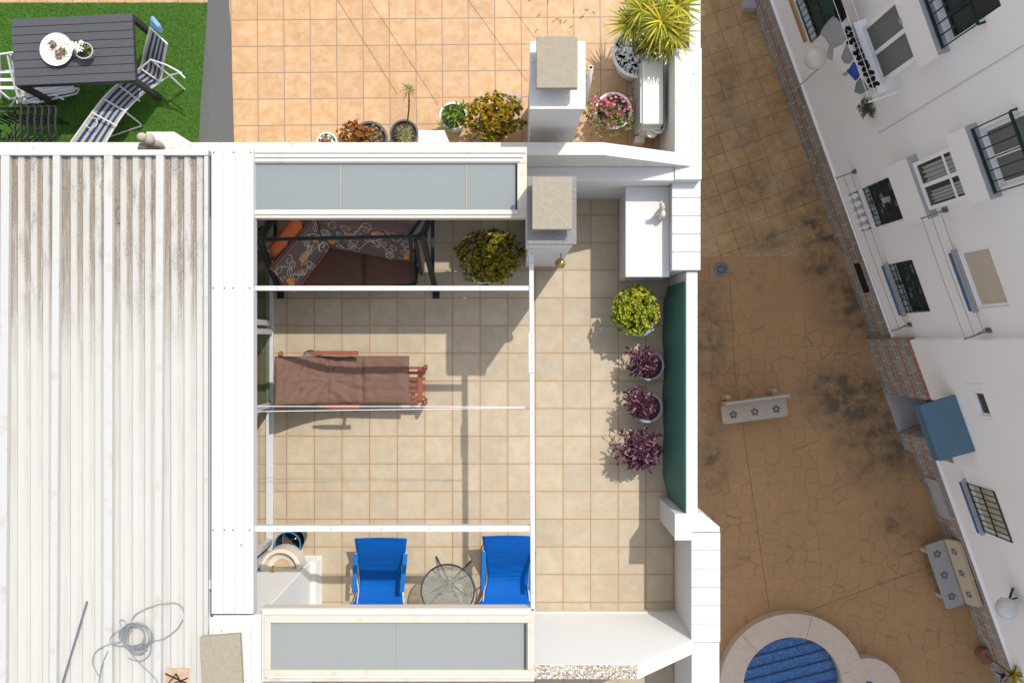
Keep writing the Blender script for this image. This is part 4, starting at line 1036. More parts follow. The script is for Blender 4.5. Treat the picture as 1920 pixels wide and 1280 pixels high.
# --- our terrace
def plant(name, label, cat, c, group=None): return thing(name, label, cat, c, group)
c = P(915, 490, 0); c = Vector((P(905,505,0).x+.02, P(905,505,0).y-.02, 0))
t = plant('jade_bush', 'large olive green jade bush shaded beside the chimney on the lower terrace', 'potted plant', c); pot(t, c, .17, .30, M['pot_white'])
bush(t, P(918,482,.60), .36, .29, .26, 470, .042, .028, M['jade_d'], 21, 8, c+Vector((0,0,.3)))
c = P(1184, 604, 0); c = P(1190,600,0)
t = plant('jade_bush', 'round bright yellow-green jade bush in a blue-rimmed pot by the shade mesh', 'potted plant', c); pot(t, c, .19, .30, M['pot_white'], M['pot_blue'])
bush(t, P(1190,582,.50), .265, .265, .22, 420, .040, .027, M['jade_y'], 33, 8, c+Vector((0,0,.3)), rough_=.07)
def purple_plant(px, py, r, n, seed, label, potpx, trail=.0, hh=.30):
    c = P(px+potpx[0], py+potpx[1], 0); t = plant('purple_plant', label, 'potted plant', c, None)
    pot(t, c, .168, .24, M['pot_white'], M['pot_blue'])
    r_ = random.Random(seed); mb = MB(); st = MB(); top = c+Vector((0,0,.25))
    for k in range(n):
        a = r_.uniform(0, 6.28); rad = r*math.sqrt(r_.random())*(1+(trail*r_.random() if k % 3 == 0 else 0)); h = hh*(1-.6*(rad/r)**2)*r_.uniform(.55,1.1)
        tip = P(px, py, .25)*1.0; tip = Vector((tip.x+rad*math.cos(a), tip.y+rad*math.sin(a), .25+max(h, .03)))
        if trail and rad > r: tip.z = .22
        base = top+Vector((r_.uniform(-.06,.06), r_.uniform(-.06,.06), 0)); mid = base.lerp(tip,.55)+Vector((0,0,.06))
        st.tube([base, mid, tip], .0035, 4, cap=False)
        dr_ = (tip-mid).normalized()
        for j in range(7):
            p = mid.lerp(tip, .15+.85*j/6); t2 = r_.uniform(0,6.28)
            d = (Vector((math.cos(t2), math.sin(t2), .35))+dr_*.5).normalized()
            leafshape(mb, p, d, Vector((0,0,1)), r_.uniform(.05,.085), .020, 'oval', .25, .2)
    mb.build('foliage', M['purple'], t); st.build('stem', M['purple'], t)
purple_plant(1200, 676, .165, 62, 5, 'purple leaved plant in a blue-rimmed pot, topmost of the three along the shade mesh', (11, 8), .15)
purple_plant(1194, 753, .155, 58, 6, 'purple leaved plant in a blue-rimmed pot, middle of the three along the shade mesh', (14, 8), .2)
purple_plant(1196, 838, .235, 120, 9, 'largest purple leaved plant, lowest of the three along the shade mesh and spilling wide', (10, 2), .35, .34)

# --- upper terrace (floor ZN)
def upot(px, py, r, h, mat, rim=None, fill='soil'):
    z = ZN+h; q = P(px, py, z); return Vector((q.x, q.y, ZN)), r, h
def mk(label, px, py, r, h, mat, rim=None, fill='soil', name='potted_plant'):
    c, r, h = upot(px, py, r, h, mat); t = plant(name, label, 'potted plant', c); pot(t, c, r, h, mat, rim, fill); return t, c
t, c = mk('shallow white bowl of pebbles with a small red plant, leftmost pot by the party wall', 613, 268, .115, .12, M['pot_white'], None, 'peb')
bush(t, c+Vector((0,0,.16)), .05,.05,.05, 14, .035,.022, M['green'], 2, 6); MB().ball(c+Vector((0,.01,.21)), (.028,.028,.02)).build('flower', simple('red_bloom', C(.45,.03,.03)), t, smooth=True)
t, c = mk('red and orange stonecrop spilling from a large dark grey pot by the party wall', 693, 262, .20, .28, M['pot_grey'])
bush(t, P(665,256,.62), .19,.15,.13, 150, .035,.022, M['sedum'], 4, 7, c+Vector((0,0,.25))); bush(t, P(703,254,.6), .07,.10,.06, 40, .03,.02, M['dry'], 14, 6)
t, c = mk('spiky striped grass plant with a tall dry dragon tree stem in a dark round pot', 758, 251, .155, .26, M['pot_grey'])
r_ = random.Random(12); mb = MB(); top = c+Vector((0,-.02,.26))
for k in range(5):
    o_ = top+Vector((r_.uniform(-.09,.09), r_.uniform(-.06,.04), 0)); rosette(mb, o_, Vector((0,0,1)), 22, .14, .016, r_, 1.35, 'blade', .3)
mb.build('foliage', M['spider'], t)
tip = P(767, 168, ZN+.95); mb = MB().tube([c+Vector((.03,.10,.24)), (c+Vector((.03,.10,.24))).lerp(tip,.5)+Vector((.01,0,0)), tip], .009, 8); mb.build('stem', M['stem'], t, smooth=True)
mb = MB(); rosette(mb, tip, Vector((0,0,1)), 26, .13, .018, r_, 1.7, 'blade', .5); mb.build('stem_leaves', M['dry'], t)
t, c = mk('white conical pot with leafy green shoots beside the small raised wall block', 850, 218, .15, .34, M['pot_white'])
bush(t, P(852,210,.72), .11,.11,.08, 10, .10,.03, M['green'], 17, 6, c+Vector((0,0,.3)), spread=1.3, droop=.25); bush(t, P(828,240,.66), .05,.03,.03, 3, .09,.03, M['green'], 27, 5, spread=1.3)
c_ = P(925, 240, ZN); t = plant('jade_bush', 'broad yellow and red jade bush by the chimney on the orange tiled terrace', 'potted plant', c_); pot(t, c_, .17, .26, M['pot_white'])
bush(t, P(925,222,.78), .30,.25,.20, 400, .040,.028, M['jade_r'], 41, 8, c_+Vector((0,0,.26)), rough_=.22)
b = P(966, 184, ZN+.15); blobfig('stone_ornament', 'rounded grey stone ornament beside the red and yellow jade bush', 'ornament', [(b+Vector((.01,0,-.04)), (.07,.075,.10), None), (b+Vector((-.055,.01,.03)), (.05,.045,.045), None), (b+Vector((-.09,.02,.05)), (.025,.02,.02), None), (b+Vector((0,0,-.14)), (.07,.07,.02), None)], M['stone'])
t, c = mk('pink flowering plant trailing from a pale pot beside the air conditioner', 1150, 208, .20, .30, M['pot_white'])
bush(t, P(1138,214,.70), .28,.25,.12, 80, .045,.016, M['dry'], 51, 6, c+Vector((0,0,.28)), fill=.8, droop=.3); bush(t, P(1145,225,.62), .24,.20,.08, 30, .045,.022, M['green'], 52, 5, fill=.8)
bush(t, P(1145,195,.78), .26,.12,.07, 38, .026,.024, M['pink'], 53, 6, None, fill=.5, name='flowers')
# big yucca planter
c = P(1196, 98, ZN+.42); c = Vector((c.x, c.y, ZN)); t = plant('yucca', 'large yellow-green yucca in a white planter of pebbles at the upper terrace corner', 'potted plant', c)
pot(t, c, .28, .42, M['pot_white'], None, 'peb')
r_ = random.Random(8); mb = MB(); st = MB()
for px, py, z, n, l in ((1240,40,1.35,85,.34), (1185,45,1.15,60,.30), (1262,62,1.25,60,.30), (1205,18,1.3,60,.30), (1225,78,1.0,50,.27), (1270,12,1.35,55,.32), (1215,-12,1.2,50,.3), (1255,88,1.0,45,.26)):
    hd = P(px, py, z); st.tube([c+Vector((r_.uniform(-.05,.05), r_.uniform(-.05,.05), .38)), hd-Vector((0,0,.02))], .02, 8)
    rosette(mb, hd, Vector((r_.uniform(-.2,.2), r_.uniform(-.2,.2), 1)), n, l, .034, r_, 1.75, 'blade', .28)
mb.build('foliage', M['yucca'], t); st.build('stem', M['stem'], t, smooth=True)
# dangling twig + dry leaves on the tiles? small fallen leaves
mb = MB(); r_ = random.Random(77)
for k in range(26):
    q = P(r_.uniform(1060,1240), r_.uniform(0,262), ZN+.004) if k < 14 else P(r_.uniform(985,1120), r_.uniform(0,60), ZN+.004)
    rosette(mb, q, Vector((0,0,1)), 2, .03, .014, r_, 1.5)
tag(mb.build('fallen_leaves', M['dry']), 'scattered dry leaves on the orange tiles below the yucca', 'leaves', kind='stuff')

# ================= upper terrace objects =================
M['ac'] = simple('cream_white_enamel', C(.62,.60,.55), .35, .06, 5, 0, spec=.5); M['ac_grey'] = simple('grey_plastic_shell', C(.42,.42,.42), .4, .1, bump=0)
za = ZN+.62
ac = thing('air_conditioner', 'white outdoor air conditioner unit in front of the upper parapet', 'air conditioner', P(1222,180,ZN))
x0, x1 = P(1205,0,za).x, P(1244,0,za).x; y1, y0 = P(0,113,za).y, P(0,233,za).y
MB().box(x0, x1, y0, y1, ZN+.06, za).build('casing', M['ac'], ac, bevel=.012)
mb = MB()
for k in range(4):
    x = x0+.03+k*(x1-x0-.06)/3; mb.box(x-.004, x+.004, y0+.07, y1-.12, za, za+.004)
mb.build('top_rib', M['ac'], ac, bevel=.001)
mb = MB().box(x0-.022, x0-.001, y0+.02, y1-.05, ZN+.08, za-.03)
for k in range(22): 
    y = y0+.05+k*(y1-y0-.12)/21; mb.box(x0-.027, x0-.022, y-.004, y+.004, ZN+.10, za-.05)
mb.build('fan_grille', M['ac_grey'], ac)
mb = MB().lathe([(.06,0),(.062,.05),(0,.055)], (x0+.13, y0-.045, za-.22), 20); mb.box(x0+.02, x1-.01, y0-.035, y0-.001, ZN+.12, za-.12); mb.build('service_cover', M['ac'], ac, smooth=40)
mb = MB().tube(smoothpath([Vector((x0+.12,y0-.03,za-.15)), Vector((x1-.02,y0-.06,za-.12)), Vector((x1+.05,y0+.04,za-.2)), Vector((x1+.055,y0+.3,za-.25)), Vector((x1+.06,y1,za-.22)), Vector((x1+.07,y1+.16,za-.3)), Vector((x1+.06,y1+.3,ZN+.02))]), .017, 10)
mb.build('pipe', M['ac'], ac, smooth=True)
for y in (y0+.1, y1-.1): MB().box(x0-.03, x1+.02, y-.03, y+.03, ZN, ZN+.06).build('foot', M['ac_grey'], ac)
MB().box(x0-.02, x0+.09, y0-.10, y0-.03, ZN, ZN+.2).build('bracket', M['ac'], ac, bevel=.004)
# pipe standing by the chimney
vp = MB(); vp.tube([P(1100,186,ZN+1.2), P(1108,126,2.05)], .022, 16, cap=False)
o = vp.build('vent_pipe', M['ac'], smooth=True, solid=.004); tag(o, 'grey-white plastic vent pipe leaning beside the upper chimney', 'pipe')
MB().lathe([(0,0),(.017,0)], P(1108,126,2.05)-Vector((0,0,.02)), 16).build('pipe_bore', M['black'], o)
# table
M['slat'] = simple('anthracite_slat', C(.062,.062,.07), .5, .15, 14, .2); M['slat_d'] = simple('anthracite_frame', C(.038,.039,.044), .5, .1, 10, 0)
zt3 = ZN+.74
tt = thing('garden_table', 'large dark grey slatted garden table on the artificial grass', 'table', P(138,95,ZN))
TL, TR, BR_, BL_ = P(20.6,36,zt3), P(247,25,zt3), P(253.5,151,zt3), P(28,161,zt3)
for k in range(8):
    a0, a1 = k/8+.004, (k+1)/8-.004; q = [TL.lerp(BL_,a0), TR.lerp(BR_,a0), TR.lerp(BR_,a1), TL.lerp(BL_,a1)]; dz = Vector((0,0,.022))
    q = [p_-Vector((0,0,0)) for p_ in q]; MB().hexa([q[3]-dz,q[2]-dz,q[1]-dz,q[0]-dz,q[3],q[2],q[1],q[0]]).build('slat', M['slat'], tt, bevel=.002)
ctr = (TL+TR+BR_+BL_)/4
mb = MB()
for a, b in ((TL,TR),(TR,BR_),(BR_,BL_),(BL_,TL)):
    ai, bi = a.lerp(ctr,.035)-Vector((0,0,.055)), b.lerp(ctr,.035)-Vector((0,0,.055)); mb.bar(ai, bi, .03, .06)
mb.build('apron', M['slat_d'], tt)
for a in (TL,TR,BR_,BL_):
    ai = a.lerp(ctr,.05); MB().bar((ai.x,ai.y,ZN+.015), (ai.x,ai.y,zt3-.03), .06).build('leg', M['slat_d'], tt, bevel=.004)
# plate with cacti
q = P(105.5, 92.5, zt3+.05); pl = thing('cactus_dish', 'round white dish of pebbles with two cacti on the dark garden table', 'dish garden', Vector((q.x,q.y,zt3)))
q.z = zt3; MB().lathe([(0,.003),(.12,.003),(.172,.045),(.180,.050),(.176,.044),(.12,-.0)], q+Vector((0,0,.001)), 36).build('dish', M['pot_white'], pl, smooth=True)
r_ = random.Random(4); mb = MB()
for k in range(150):
    a, rr = r_.uniform(0,6.28), .155*math.sqrt(r_.random()); s = r_.uniform(.008,.014); mb.ball(q+Vector((rr*math.cos(a), rr*math.sin(a), .045+.0*rr)), (s,s*.8,s*.6), seg=7, rings=4)
mb.lathe([(0,.035),(.16,.035)], q, 20); M['peb_w'] = leafy('white_pebbles', [(0, C(.62,.61,.60)), (1, C(.82,.82,.80))], .6, 0); mb.build('pebbles', M['peb_w'], pl, smooth=True)
M['cactus'] = simple('grey_green_cactus', C(.20,.22,.17), .8, .5, 60, .8, bd=.01); M['pinkbloom'] = simple('red_pink_bloom', C(.55,.06,.07), .5)
for dx, dy in ((-.02,.055),(.03,-.045)):
    MB().ball(q+Vector((dx,dy,.075)), (.032,.032,.034), seg=14).build('cactus', M['cactus'], pl, smooth=True); MB().ball(q+Vector((dx+.005,dy+.01,.112)), .012, seg=8, rings=5).build('flower', M['pinkbloom'], pl, smooth=True)
M['terra'] = simple('brown_driftwood', C(.25,.12,.07), .8); mb = MB(); mb.box(q.x+.0,q.x+.06,q.y-.10,q.y-.075,.04+zt3,.075+zt3)
mb.build('wood_piece', M['terra'], pl); mb = MB(); bush(pl, q+Vector((.07,-.03,.06)), .035,.05,.015, 12, .03,.018, M['spider'], 3, 5, name='succulent'); bush(pl, q+Vector((-.05,.04,.06)), .03,.03,.015, 8, .03,.018, M['sedum'], 3, 5, name='succulent')
q = P(157, 95, zt3+.1); q.z = zt3; fp = thing('flower_pot', 'small oval grey-white pot of white flowers on the dark garden table', 'flower pot', q)
MB().lathe([(0,0),(.07,0),(.095,.09),(.10,.10),(.088,.10),(.082,.08),(0,.08)], q, 28, sx=1, sy=.9).build('pot', M['ac_grey'], fp, smooth=40)
MB().lathe([(0,.085),(.08,.085)], q, 20).build('soil', M['soil'], fp)
bush(fp, q+Vector((0,.01,.11)), .07,.05,.03, 14, .04,.018, M['green'], 6, 5)
M['petal'] = simple('white_petals', C(.80,.79,.72), .6, bump=0)
r_ = random.Random(2)
for dx, dy, s in ((-.07,.03,.06),(-.02,-.0,.05),(.0,.07,.03)):
    mb = MB(); rosette(mb, q+Vector((dx,dy,.14)), Vector((0,0,1)), 22, s, .018, r_, 1.4); mb.build('flower', M['petal'], fp)
# striped recliner
M['navy'] = fabric('navy_stripe', C(.018,.05,.14)); M['beige'] = fabric('beige_stripe', C(.36,.32,.26)); M['whitetube'] = simple('white_tube', C(.52,.53,.55), .3, .05, bump=0)
sl = thing('striped_lounger', 'folding lounger with navy and beige stripes on a white tube frame beside the garden table', 'sun lounger', P(215,200,ZN))
rows = [(P(112,296,.55),P(182,296,.55)), (P(150,243,.57),P(208,250,.57)), (P(193,185,.60),P(235,209,.60)), (P(228,152,.56),P(268,176,.56)), (P(262,128,.60),P(299,153,.60)), (P(270,98,.80),P(306,118,.80)), (P(282,53,1.12),P(313,82,1.12))]
LL = smoothpath([a for a,b in rows], 6); RR = smoothpath([b for a,b in rows], 6)
mb = MB(); NS = 9
for k in range(NS):
    mb.cur = k % 2
    def fs(u, v, k=k):
        f = u*(len(LL)-1); i = min(int(f), len(LL)-2); a = LL[i].lerp(LL[i+1], f-i); b = RR[i].lerp(RR[i+1], f-i); w_ = .03+(.94)*(k+v)/NS
        return a.lerp(b, w_)-Vector((0,0,.02*math.sin(math.pi*w_)))
    mb.grid(fs, 36, 1)
mb.build('sling', [M['beige'], M['navy']], sl)
mb = MB(); mb.tube(LL, .011, 8); mb.tube(RR, .011, 8)
for i in (0, 12, 24, len(LL)-1): mb.tube([LL[i], RR[i]], .010, 8)
mb.build('side_tube', M['whitetube'], sl, smooth=True)
def tb(*pts): return [P(a,b,z) for a,b,z in pts]
MB().tube(tb((255,136,.70),(283,112,.88),(312,122,.86),(334,134,.82),(347,147,.80)), .010, 8).build('armrest', M['whitetube'], sl, smooth=True)
MB().tube(tb((283,112,.88),(318,142,.62),(346,168,ZN+.02)), .011, 8).build('leg', M['whitetube'], sl, smooth=True)
MB().tube(tb((298,155,.60),(318,142,.62),(340,136,.80)), .009, 8).build('leg', M['whitetube'], sl, smooth=True)
MB().tube(tb((234,209,.58),(262,231,ZN+.02),(266,236,ZN+.02),(190,262,ZN+.02),(193,185,.58)), .010, 8).build('leg', M['whitetube'], sl, smooth=True)
MB().tube(tb((172,211,.64),(219,236,.64)), .009, 8).build('cross_tube', M['whitetube'], sl, smooth=True); MB().tube(tb((225,162,.64),(262,190,.64)), .008, 8).build('cross_tube', M['whitetube'], sl, smooth=True)
MB().tube(smoothpath(tb((170,220,.62),(181,224,.62),(180,236,.62),(168,240,.62),(160,233,.62))), .005, 6).build('cord_loop', M['whitetube'], sl, smooth=True)
mb = MB(); mb.cur = 0
cushion(mb, P(281,46,1.16), P(306,64,1.16), P(300,50,1.28), P(284,28,1.28), .05, 10, 8); M['bluewhite'] = fabric('light_blue_towel', C(.20,.36,.62)); mb.build('head_pillow', M['bluewhite'], sl, smooth=True)
# white slatted folding chair pieces
def wchair(label, tubes, slats, zz_):
    t = thing('folding_chair', label, 'chair', P(*slats[0][0], ZN), 'white folding chairs by the garden table')
    mb = MB()
    for tr in tubes: mb.tube(tb(*tr), .012, 8)
    mb.build('frame', M['whitetube'], t, smooth=True)
    for k, (a, b) in enumerate(slats): MB().bar(P(*a, zz_), P(*b, zz_), .035, .012, up=(0,0,1)).build('slat', M['whitetube'], t)
wchair('upright white tube chair pushed under the left end of the dark table', [[(-30,102,.95),(0,102,.95),(22,99,.95),(60,96,.9)], [(14,103,.93),(22,140,.8),(33,180,.75),(40,186,.7)], [(20,103,.9),(30,150,.7),(38,180,.6)], [(-6,150,.6),(2,172,.55),(18,186,.5),(40,182,.6)], [(33,180,.7),(20,200,ZN+.02)], [(0,102,.9),(2,185,ZN+.02)]], [((-10,165),(40,165)), ((-10,150),(40,150)), ((-10,135),(36,135))], .68)
wchair('white folding chair lying half under the near edge of the dark table', [[(30,182,.42),(80,176,.40),(148,166,.38)], [(34,190,.40),(70,193,.36),(143,176,.36)], [(100,178,.42),(120,187,.40)], [(30,182,.42),(34,194,.40)], [(148,166,.38),(144,176,.36)]], [((45,188),(140,170)), ((50,184),(138,164)), ((55,176),(136,158)), ((42,193),(75,190)), ((60,170),(130,154))], .34)
mb = MB(); cushion(mb, P(30,196,.32), P(142,172,.32), P(138,152,.32), P(30,168,.32), .03, 10, 6); tag(mb.build('seat_pad', M['beige'], smooth=80), 'flat pale beige pad beneath the fallen white folding chair', 'pad')
# stacked black chairs
M['blk'] = simple('black_cast_metal', C(.012,.013,.016), .5, .3, 30, .2, spec=.3)
for k in range(6):
    dz = .055*k; z = ZN+.44+.02+.035*(5-k)
    q = P(11, 246, z) + Vector((.075*k, .0, 0)); q.z = z
    lab = 'topmost black cast metal chair with a leafy lattice seat, on the stack by the wall' if k == 0 else 'black cast metal chair lower in the stack by the party wall'
    t = thing('metal_chair', lab, 'chair', (q.x, q.y, ZN), 'stacked black cast metal chairs')
    x0, x1, y0, y1 = q.x-.30, q.x+.10, q.y-.22, q.y+.20
    if k == 0:
        seat = MB(); r_ = random.Random(20); seat.tube([Vector((x0,y0,z)),Vector((x1,y0,z)),Vector((x1,y1,z)),Vector((x0,y1,z))], .012, 8, close=True)
        pts = [(r_.uniform(x0+.02,x1-.02), r_.uniform(y0+.02,y1-.02)) for _ in range(85)]
        for a in pts:
            for b in sorted(pts, key=lambda b: (a[0]-b[0])**2+(a[1]-b[1])**2)[1:4]: seat.bar((a[0],a[1],z+.004), (b[0],b[1],z+.004), .007, .006)
        seat.build('seat', M['blk'], t, smooth=40)
    bk_ = MB(); zt_ = z+.40; bx = x1+.30
    bk_.tube(smoothpath([Vector((x1,y0,z)), Vector((x1+.13,y0,z+.2)), Vector((bx,y0+.04,zt_)), Vector((bx+.01,(y0+y1)/2,zt_+.03)), Vector((bx,y1-.04,zt_)), Vector((x1+.13,y1,z+.2)), Vector((x1,y1,z))]), .012, 8)
    for j in range(4):
        y = y0+.07+(y1-y0-.14)*j/3; bk_.tube([Vector((x1,y,z)), Vector((x1+.13,y,z+.2)), Vector((bx,y,zt_))], .007, 6)
    bk_.build('backrest', M['blk'], t, smooth=40)
    for yy in (y0, y1): MB().tube(smoothpath([Vector((x0+.05,yy,z+.19)), Vector((x1-.05,yy,z+.21)), Vector((x1+.05,yy,z+.22))]), .012, 8).build('armrest', M['blk'], t, smooth=True)
    for yy in (y0+.01, y1-.01):
        for xx in (x0+.02, x1-.02): MB().tube([Vector((xx,yy,z+.0)), Vector((xx+(.02 if xx > q.x-.1 else -.02),yy,ZN+.02+.035*(5-k)))], .011, 6).build('leg', M['blk'], t, smooth=True)

# thin dark strands laid on the orange tiles in place of cast wire shadows
for lab, a, b in (('thin dark line standing in for a wire shadow on the orange tiles, leftmost of the four', (630,-5), (745,176)), ('thin dark line standing in for a wire shadow on the orange tiles, second from the left', (690,-5), (822,197)),
                  ('thin dark line standing in for a wire shadow, ending at the lower left of the chimney', (850,-40), (988,152)), ('thin dark line standing in for a wire shadow, ending at the upper left of the chimney', (900,-70), (1004,72))):
    mb = MB().tube([P(*a,ZN+.012), P(*b,ZN+.012)], .0016, 5); tag(mb.build('wire_shadow', M['stem']), lab, 'wire shadow', 'modelled wire shadows on the orange tiles')
# ================= courtyard =================
M['coping'] = simple('pinkish_pool_coping', C(.50,.41,.335), .75, .18, 9, .2)
def mosaic():
    m = NT('blue_mosaic', .35, .4); co = m.coord()
    v = m.n('ShaderNodeTexVoronoi'); v.inputs['Scale'].default_value = 45; m.l(co, v.inputs['Vector']); sp = m.n('ShaderNodeSeparateColor'); m.l(v.outputs['Color'], sp.inputs[0])
    return m.col(m.ramp(sp.outputs[0], [(0, C(.008,.05,.17)), (.5, C(.012,.09,.28)), (.85, C(.02,.14,.38)), (1, C(.07,.22,.44))]))
M['mosaic'] = mosaic(); M['mosaic_d'] = simple('dark_blue_edge', C(.008,.03,.11), .4, .2, 30, 0)
M['water'] = NT('pool_water', .03, .5); wt = M['water']; wt.b.inputs['Transmission Weight'].default_value = 1; wt.b.inputs['IOR'].default_value = 1.33
wt.bump(wt.noise(wt.coord(), 5, 3), .025, .02); M['water'] = wt.col(C(.75,.88,.95))
zcp = ZG+.26
c1 = P(1487, 1287, zcp); R1, r1 = 137*.01141, 93*.01141
c2 = P(1627, 1297, zcp); R2, r2 = 64*.01141, .24
pool = thing('round_pool', 'raised round blue mosaic pool with a pinkish stone rim at the foot of the courtyard', 'pool', (c1.x, c1.y, ZG))
def ring(c, Ro, Ri, cut=None, dz=0, name='coping'):
    mb = MB(); n = 96; i0 = 0; ro, ri = [], []
    for k in range(n):
        t = 2*math.pi*k/n; o_ = Vector((c.x+Ro*math.cos(t), c.y+Ro*math.sin(t), 0)); i_ = Vector((c.x+Ri*math.cos(t), c.y+Ri*math.sin(t), 0))
        if cut:
            for q in (o_,):
                dd = Vector((q.x-cut[0].x, q.y-cut[0].y, 0))
                if dd.length < cut[1]: dd.normalize(); q.x = cut[0].x+dd.x*cut[1]; q.y = cut[0].y+dd.y*cut[1]
        ro.append(o_); ri.append(i_)
    for k in range(n):
        a, b, c_, d = ro[k], ro[(k+1)%n], ri[(k+1)%n], ri[k]; z = Vector((0,0,zcp+dz)); g = Vector((0,0,ZG)); zl = Vector((0,0,zcp+dz-.03))
        mb.face([a+z, b+z, c_+z, d+z]) if False else mb.face([d+z, a+z, b+z, c_+z])
        mb.face([a+g, b+g, b+z, a+z]); mb.face([d+g, c_+g, c_+z, d+z])
    return mb
ring(c1, R1, r1).build('coping', M['coping'], pool, smooth=30); ring(c2, R2, r2, (c1, R1-.3), .004).build('coping', M['coping'], pool, smooth=30)
mb = MB()
for k in range(6):
    t = 2*math.pi*(k+.25)/6; d = Vector((math.cos(t), math.sin(t), 0)); cc = Vector((c1.x, c1.y, zcp+.002)); mb.bar(cc+d*(r1+.01), cc+d*(R1-.01), .006, .003)
mb.build('coping_joint', M['joint'], pool)
for cc, rr_ in ((c1, r1+.003), (c2, r2+.003)):
    mb = MB().lathe([(0,ZG+.01-zcp),(rr_,ZG+.01-zcp),(rr_,-.02)], cc, 48); mb.build('basin', M['mosaic'], pool)
    MB().lathe([(0,-.14),(rr_-.005,-.14)], cc, 48).build('water', M['water'], pool)
mb = MB(); ang = R(14)
for k in range(9):
    off = -.9+k*.23; d = Vector((math.cos(ang), math.sin(ang), 0)); nn = Vector((-d.y, d.x, 0)); hl = math.sqrt(max(0, r1*r1-off*off))-.01
    cc = Vector((c1.x, c1.y, ZG+.03)); mb.bar(cc+nn*off-d*hl, cc+nn*off+d*hl, .024, .02)
mb.build('step_edge', M['mosaic_d'], pool)
# benches
M['bench'] = simple('pale_cast_stone_bench', C(.40,.35,.30), .85, .15, 14, .3); M['bench_grey'] = simple('grey_bench_top', C(.30,.29,.29), .9, .15, 40, .4); M['bflower'] = simple('grey_flower_inlay', C(.13,.125,.12), .9, .2, 60, .3)
M['bench_cream'] = simple('cream_bench_back', C(.46,.37,.26), .85, .12, 14, .3)
def rrect(x0, x1, y0, y1, r, n=5):
    out = []
    for cx, cy, a0 in ((x1-r,y1-r,0),(x0+r,y1-r,90),(x0+r,y0+r,180),(x1-r,y0+r,270)):
        for k in range(n+1): a = R(a0+90*k/n); out.append((cx+r*math.cos(a), cy+r*math.sin(a)))
    return out
def flowerpr(mb, cx, cy, r, z, fn):
    for k in range(5):
        a = 2*math.pi*k/5+.3; pc = (cx+r*.62*math.cos(a), cy+r*.62*math.sin(a)); n = 12
        pts = []
        for j in range(n):
            t = 2*math.pi*j/n; q = (pc[0]+r*.40*math.cos(t), pc[1]+r*.40*math.sin(t)); dd = math.hypot(q[0]-cx, q[1]-cy)
            if dd < r*.30: q = (cx+(q[0]-cx)*r*.30/max(dd,1e-4), cy+(q[1]-cy)*r*.30/max(dd,1e-4))
            pts.append(q)
        mb.face([fn(x, y, z+.0008*k) for x, y in pts])
def bench(label, p0, p1, side, back_tilt, seatmat, backmat, depth=.43):
    """p0,p1: seat centre line ends (world); side: +1/-1 where the backrest stands"""
    c = (p0+p1)/2; ang = math.atan2(p1.y-p0.y, p1.x-p0.x); L = (p1-p0).length
    t = thing('stone_bench', label, 'bench', (c.x, c.y, ZG), 'stone benches with flower inlays in the courtyard', rz=ang)
    zt_ = .44
    MB().prism(rrect(-L/2, L/2, -depth/2, depth/2, .05), zt_-.07, zt_).build('seat', seatmat, t, bevel=.01)
    for x in (-L*.33, 0, L*.33):
        mb = MB(); flowerpr(mb, x, -.02*side, .085, zt_+.002, lambda x, y, z: (x, y, z)); mb.build('seat_flower', M['bflower'], t)
    # backrest: slab leaning outwards
    y0 = side*(depth/2+.015); y1 = side*(depth/2+.015+back_tilt)
    out = rrect(-L/2, L/2, .0, .40, .06); th = side*.06
    mb = MB(); n = len(out); f = lambda x, h, o_: Vector((x, y0+(y1-y0)*h/.40+o_, zt_-.02+h))
    mb.v = [f(x,h,0) for x,h in out]+[f(x,h,th) for x,h in out]; mb.f = [tuple(range(n)), tuple(range(n,2*n))[::-1]]+[(k,(k+1)%n,n+(k+1)%n,n+k) for k in range(n)]; mb.m = [0]*len(mb.f)
    mb.build('backrest', backmat, t, bevel=.008)
    for x in (-L*.33, 0, L*.33):
        mb = MB(); flowerpr(mb, x, .2, .08, 0, lambda x, h, z: f(x, h, -side*(.003+z))); mb.build('back_flower', M['bflower'], t)
    for x in (-L*.36, L*.36):
        MB().hexa([(x-.05,-.17,0),(x+.05,-.17,0),(x+.05,.17,0),(x-.05,.17,0),(x-.045,-.14,zt_-.07),(x+.045,-.14,zt_-.07),(x+.045,.14,zt_-.07),(x-.045,.14,zt_-.07)]).build('leg', M['bench_cream'], t, bevel=.01)
        yb_3 = side*(depth/2+.09+back_tilt*.4); mb = MB().lathe([(.065,0),(.055,.3),(.06,.38),(.0,.41)], (x, yb_3+side*.04, 0), 16); mb.build('back_post', M['bench_cream'], t, smooth=40)
b0, b1 = P(1354,778,ZG+.44), P(1476,762,ZG+.44); b0.z = b1.z = 0
bench('pale stone bench with flower inlays standing alone near the white parapet', b0, b1, 1, .02, M['bench'], M['bench'], .40)
b0, b1 = P(1752,1017,ZG+.44), P(1793,1137,ZG+.44); b0.z = b1.z = 0
bench('stone bench with a grey seat and cream back against the stone plinth', b0, b1, 1, .10, M['bench_grey'], M['bench_cream'], .40)

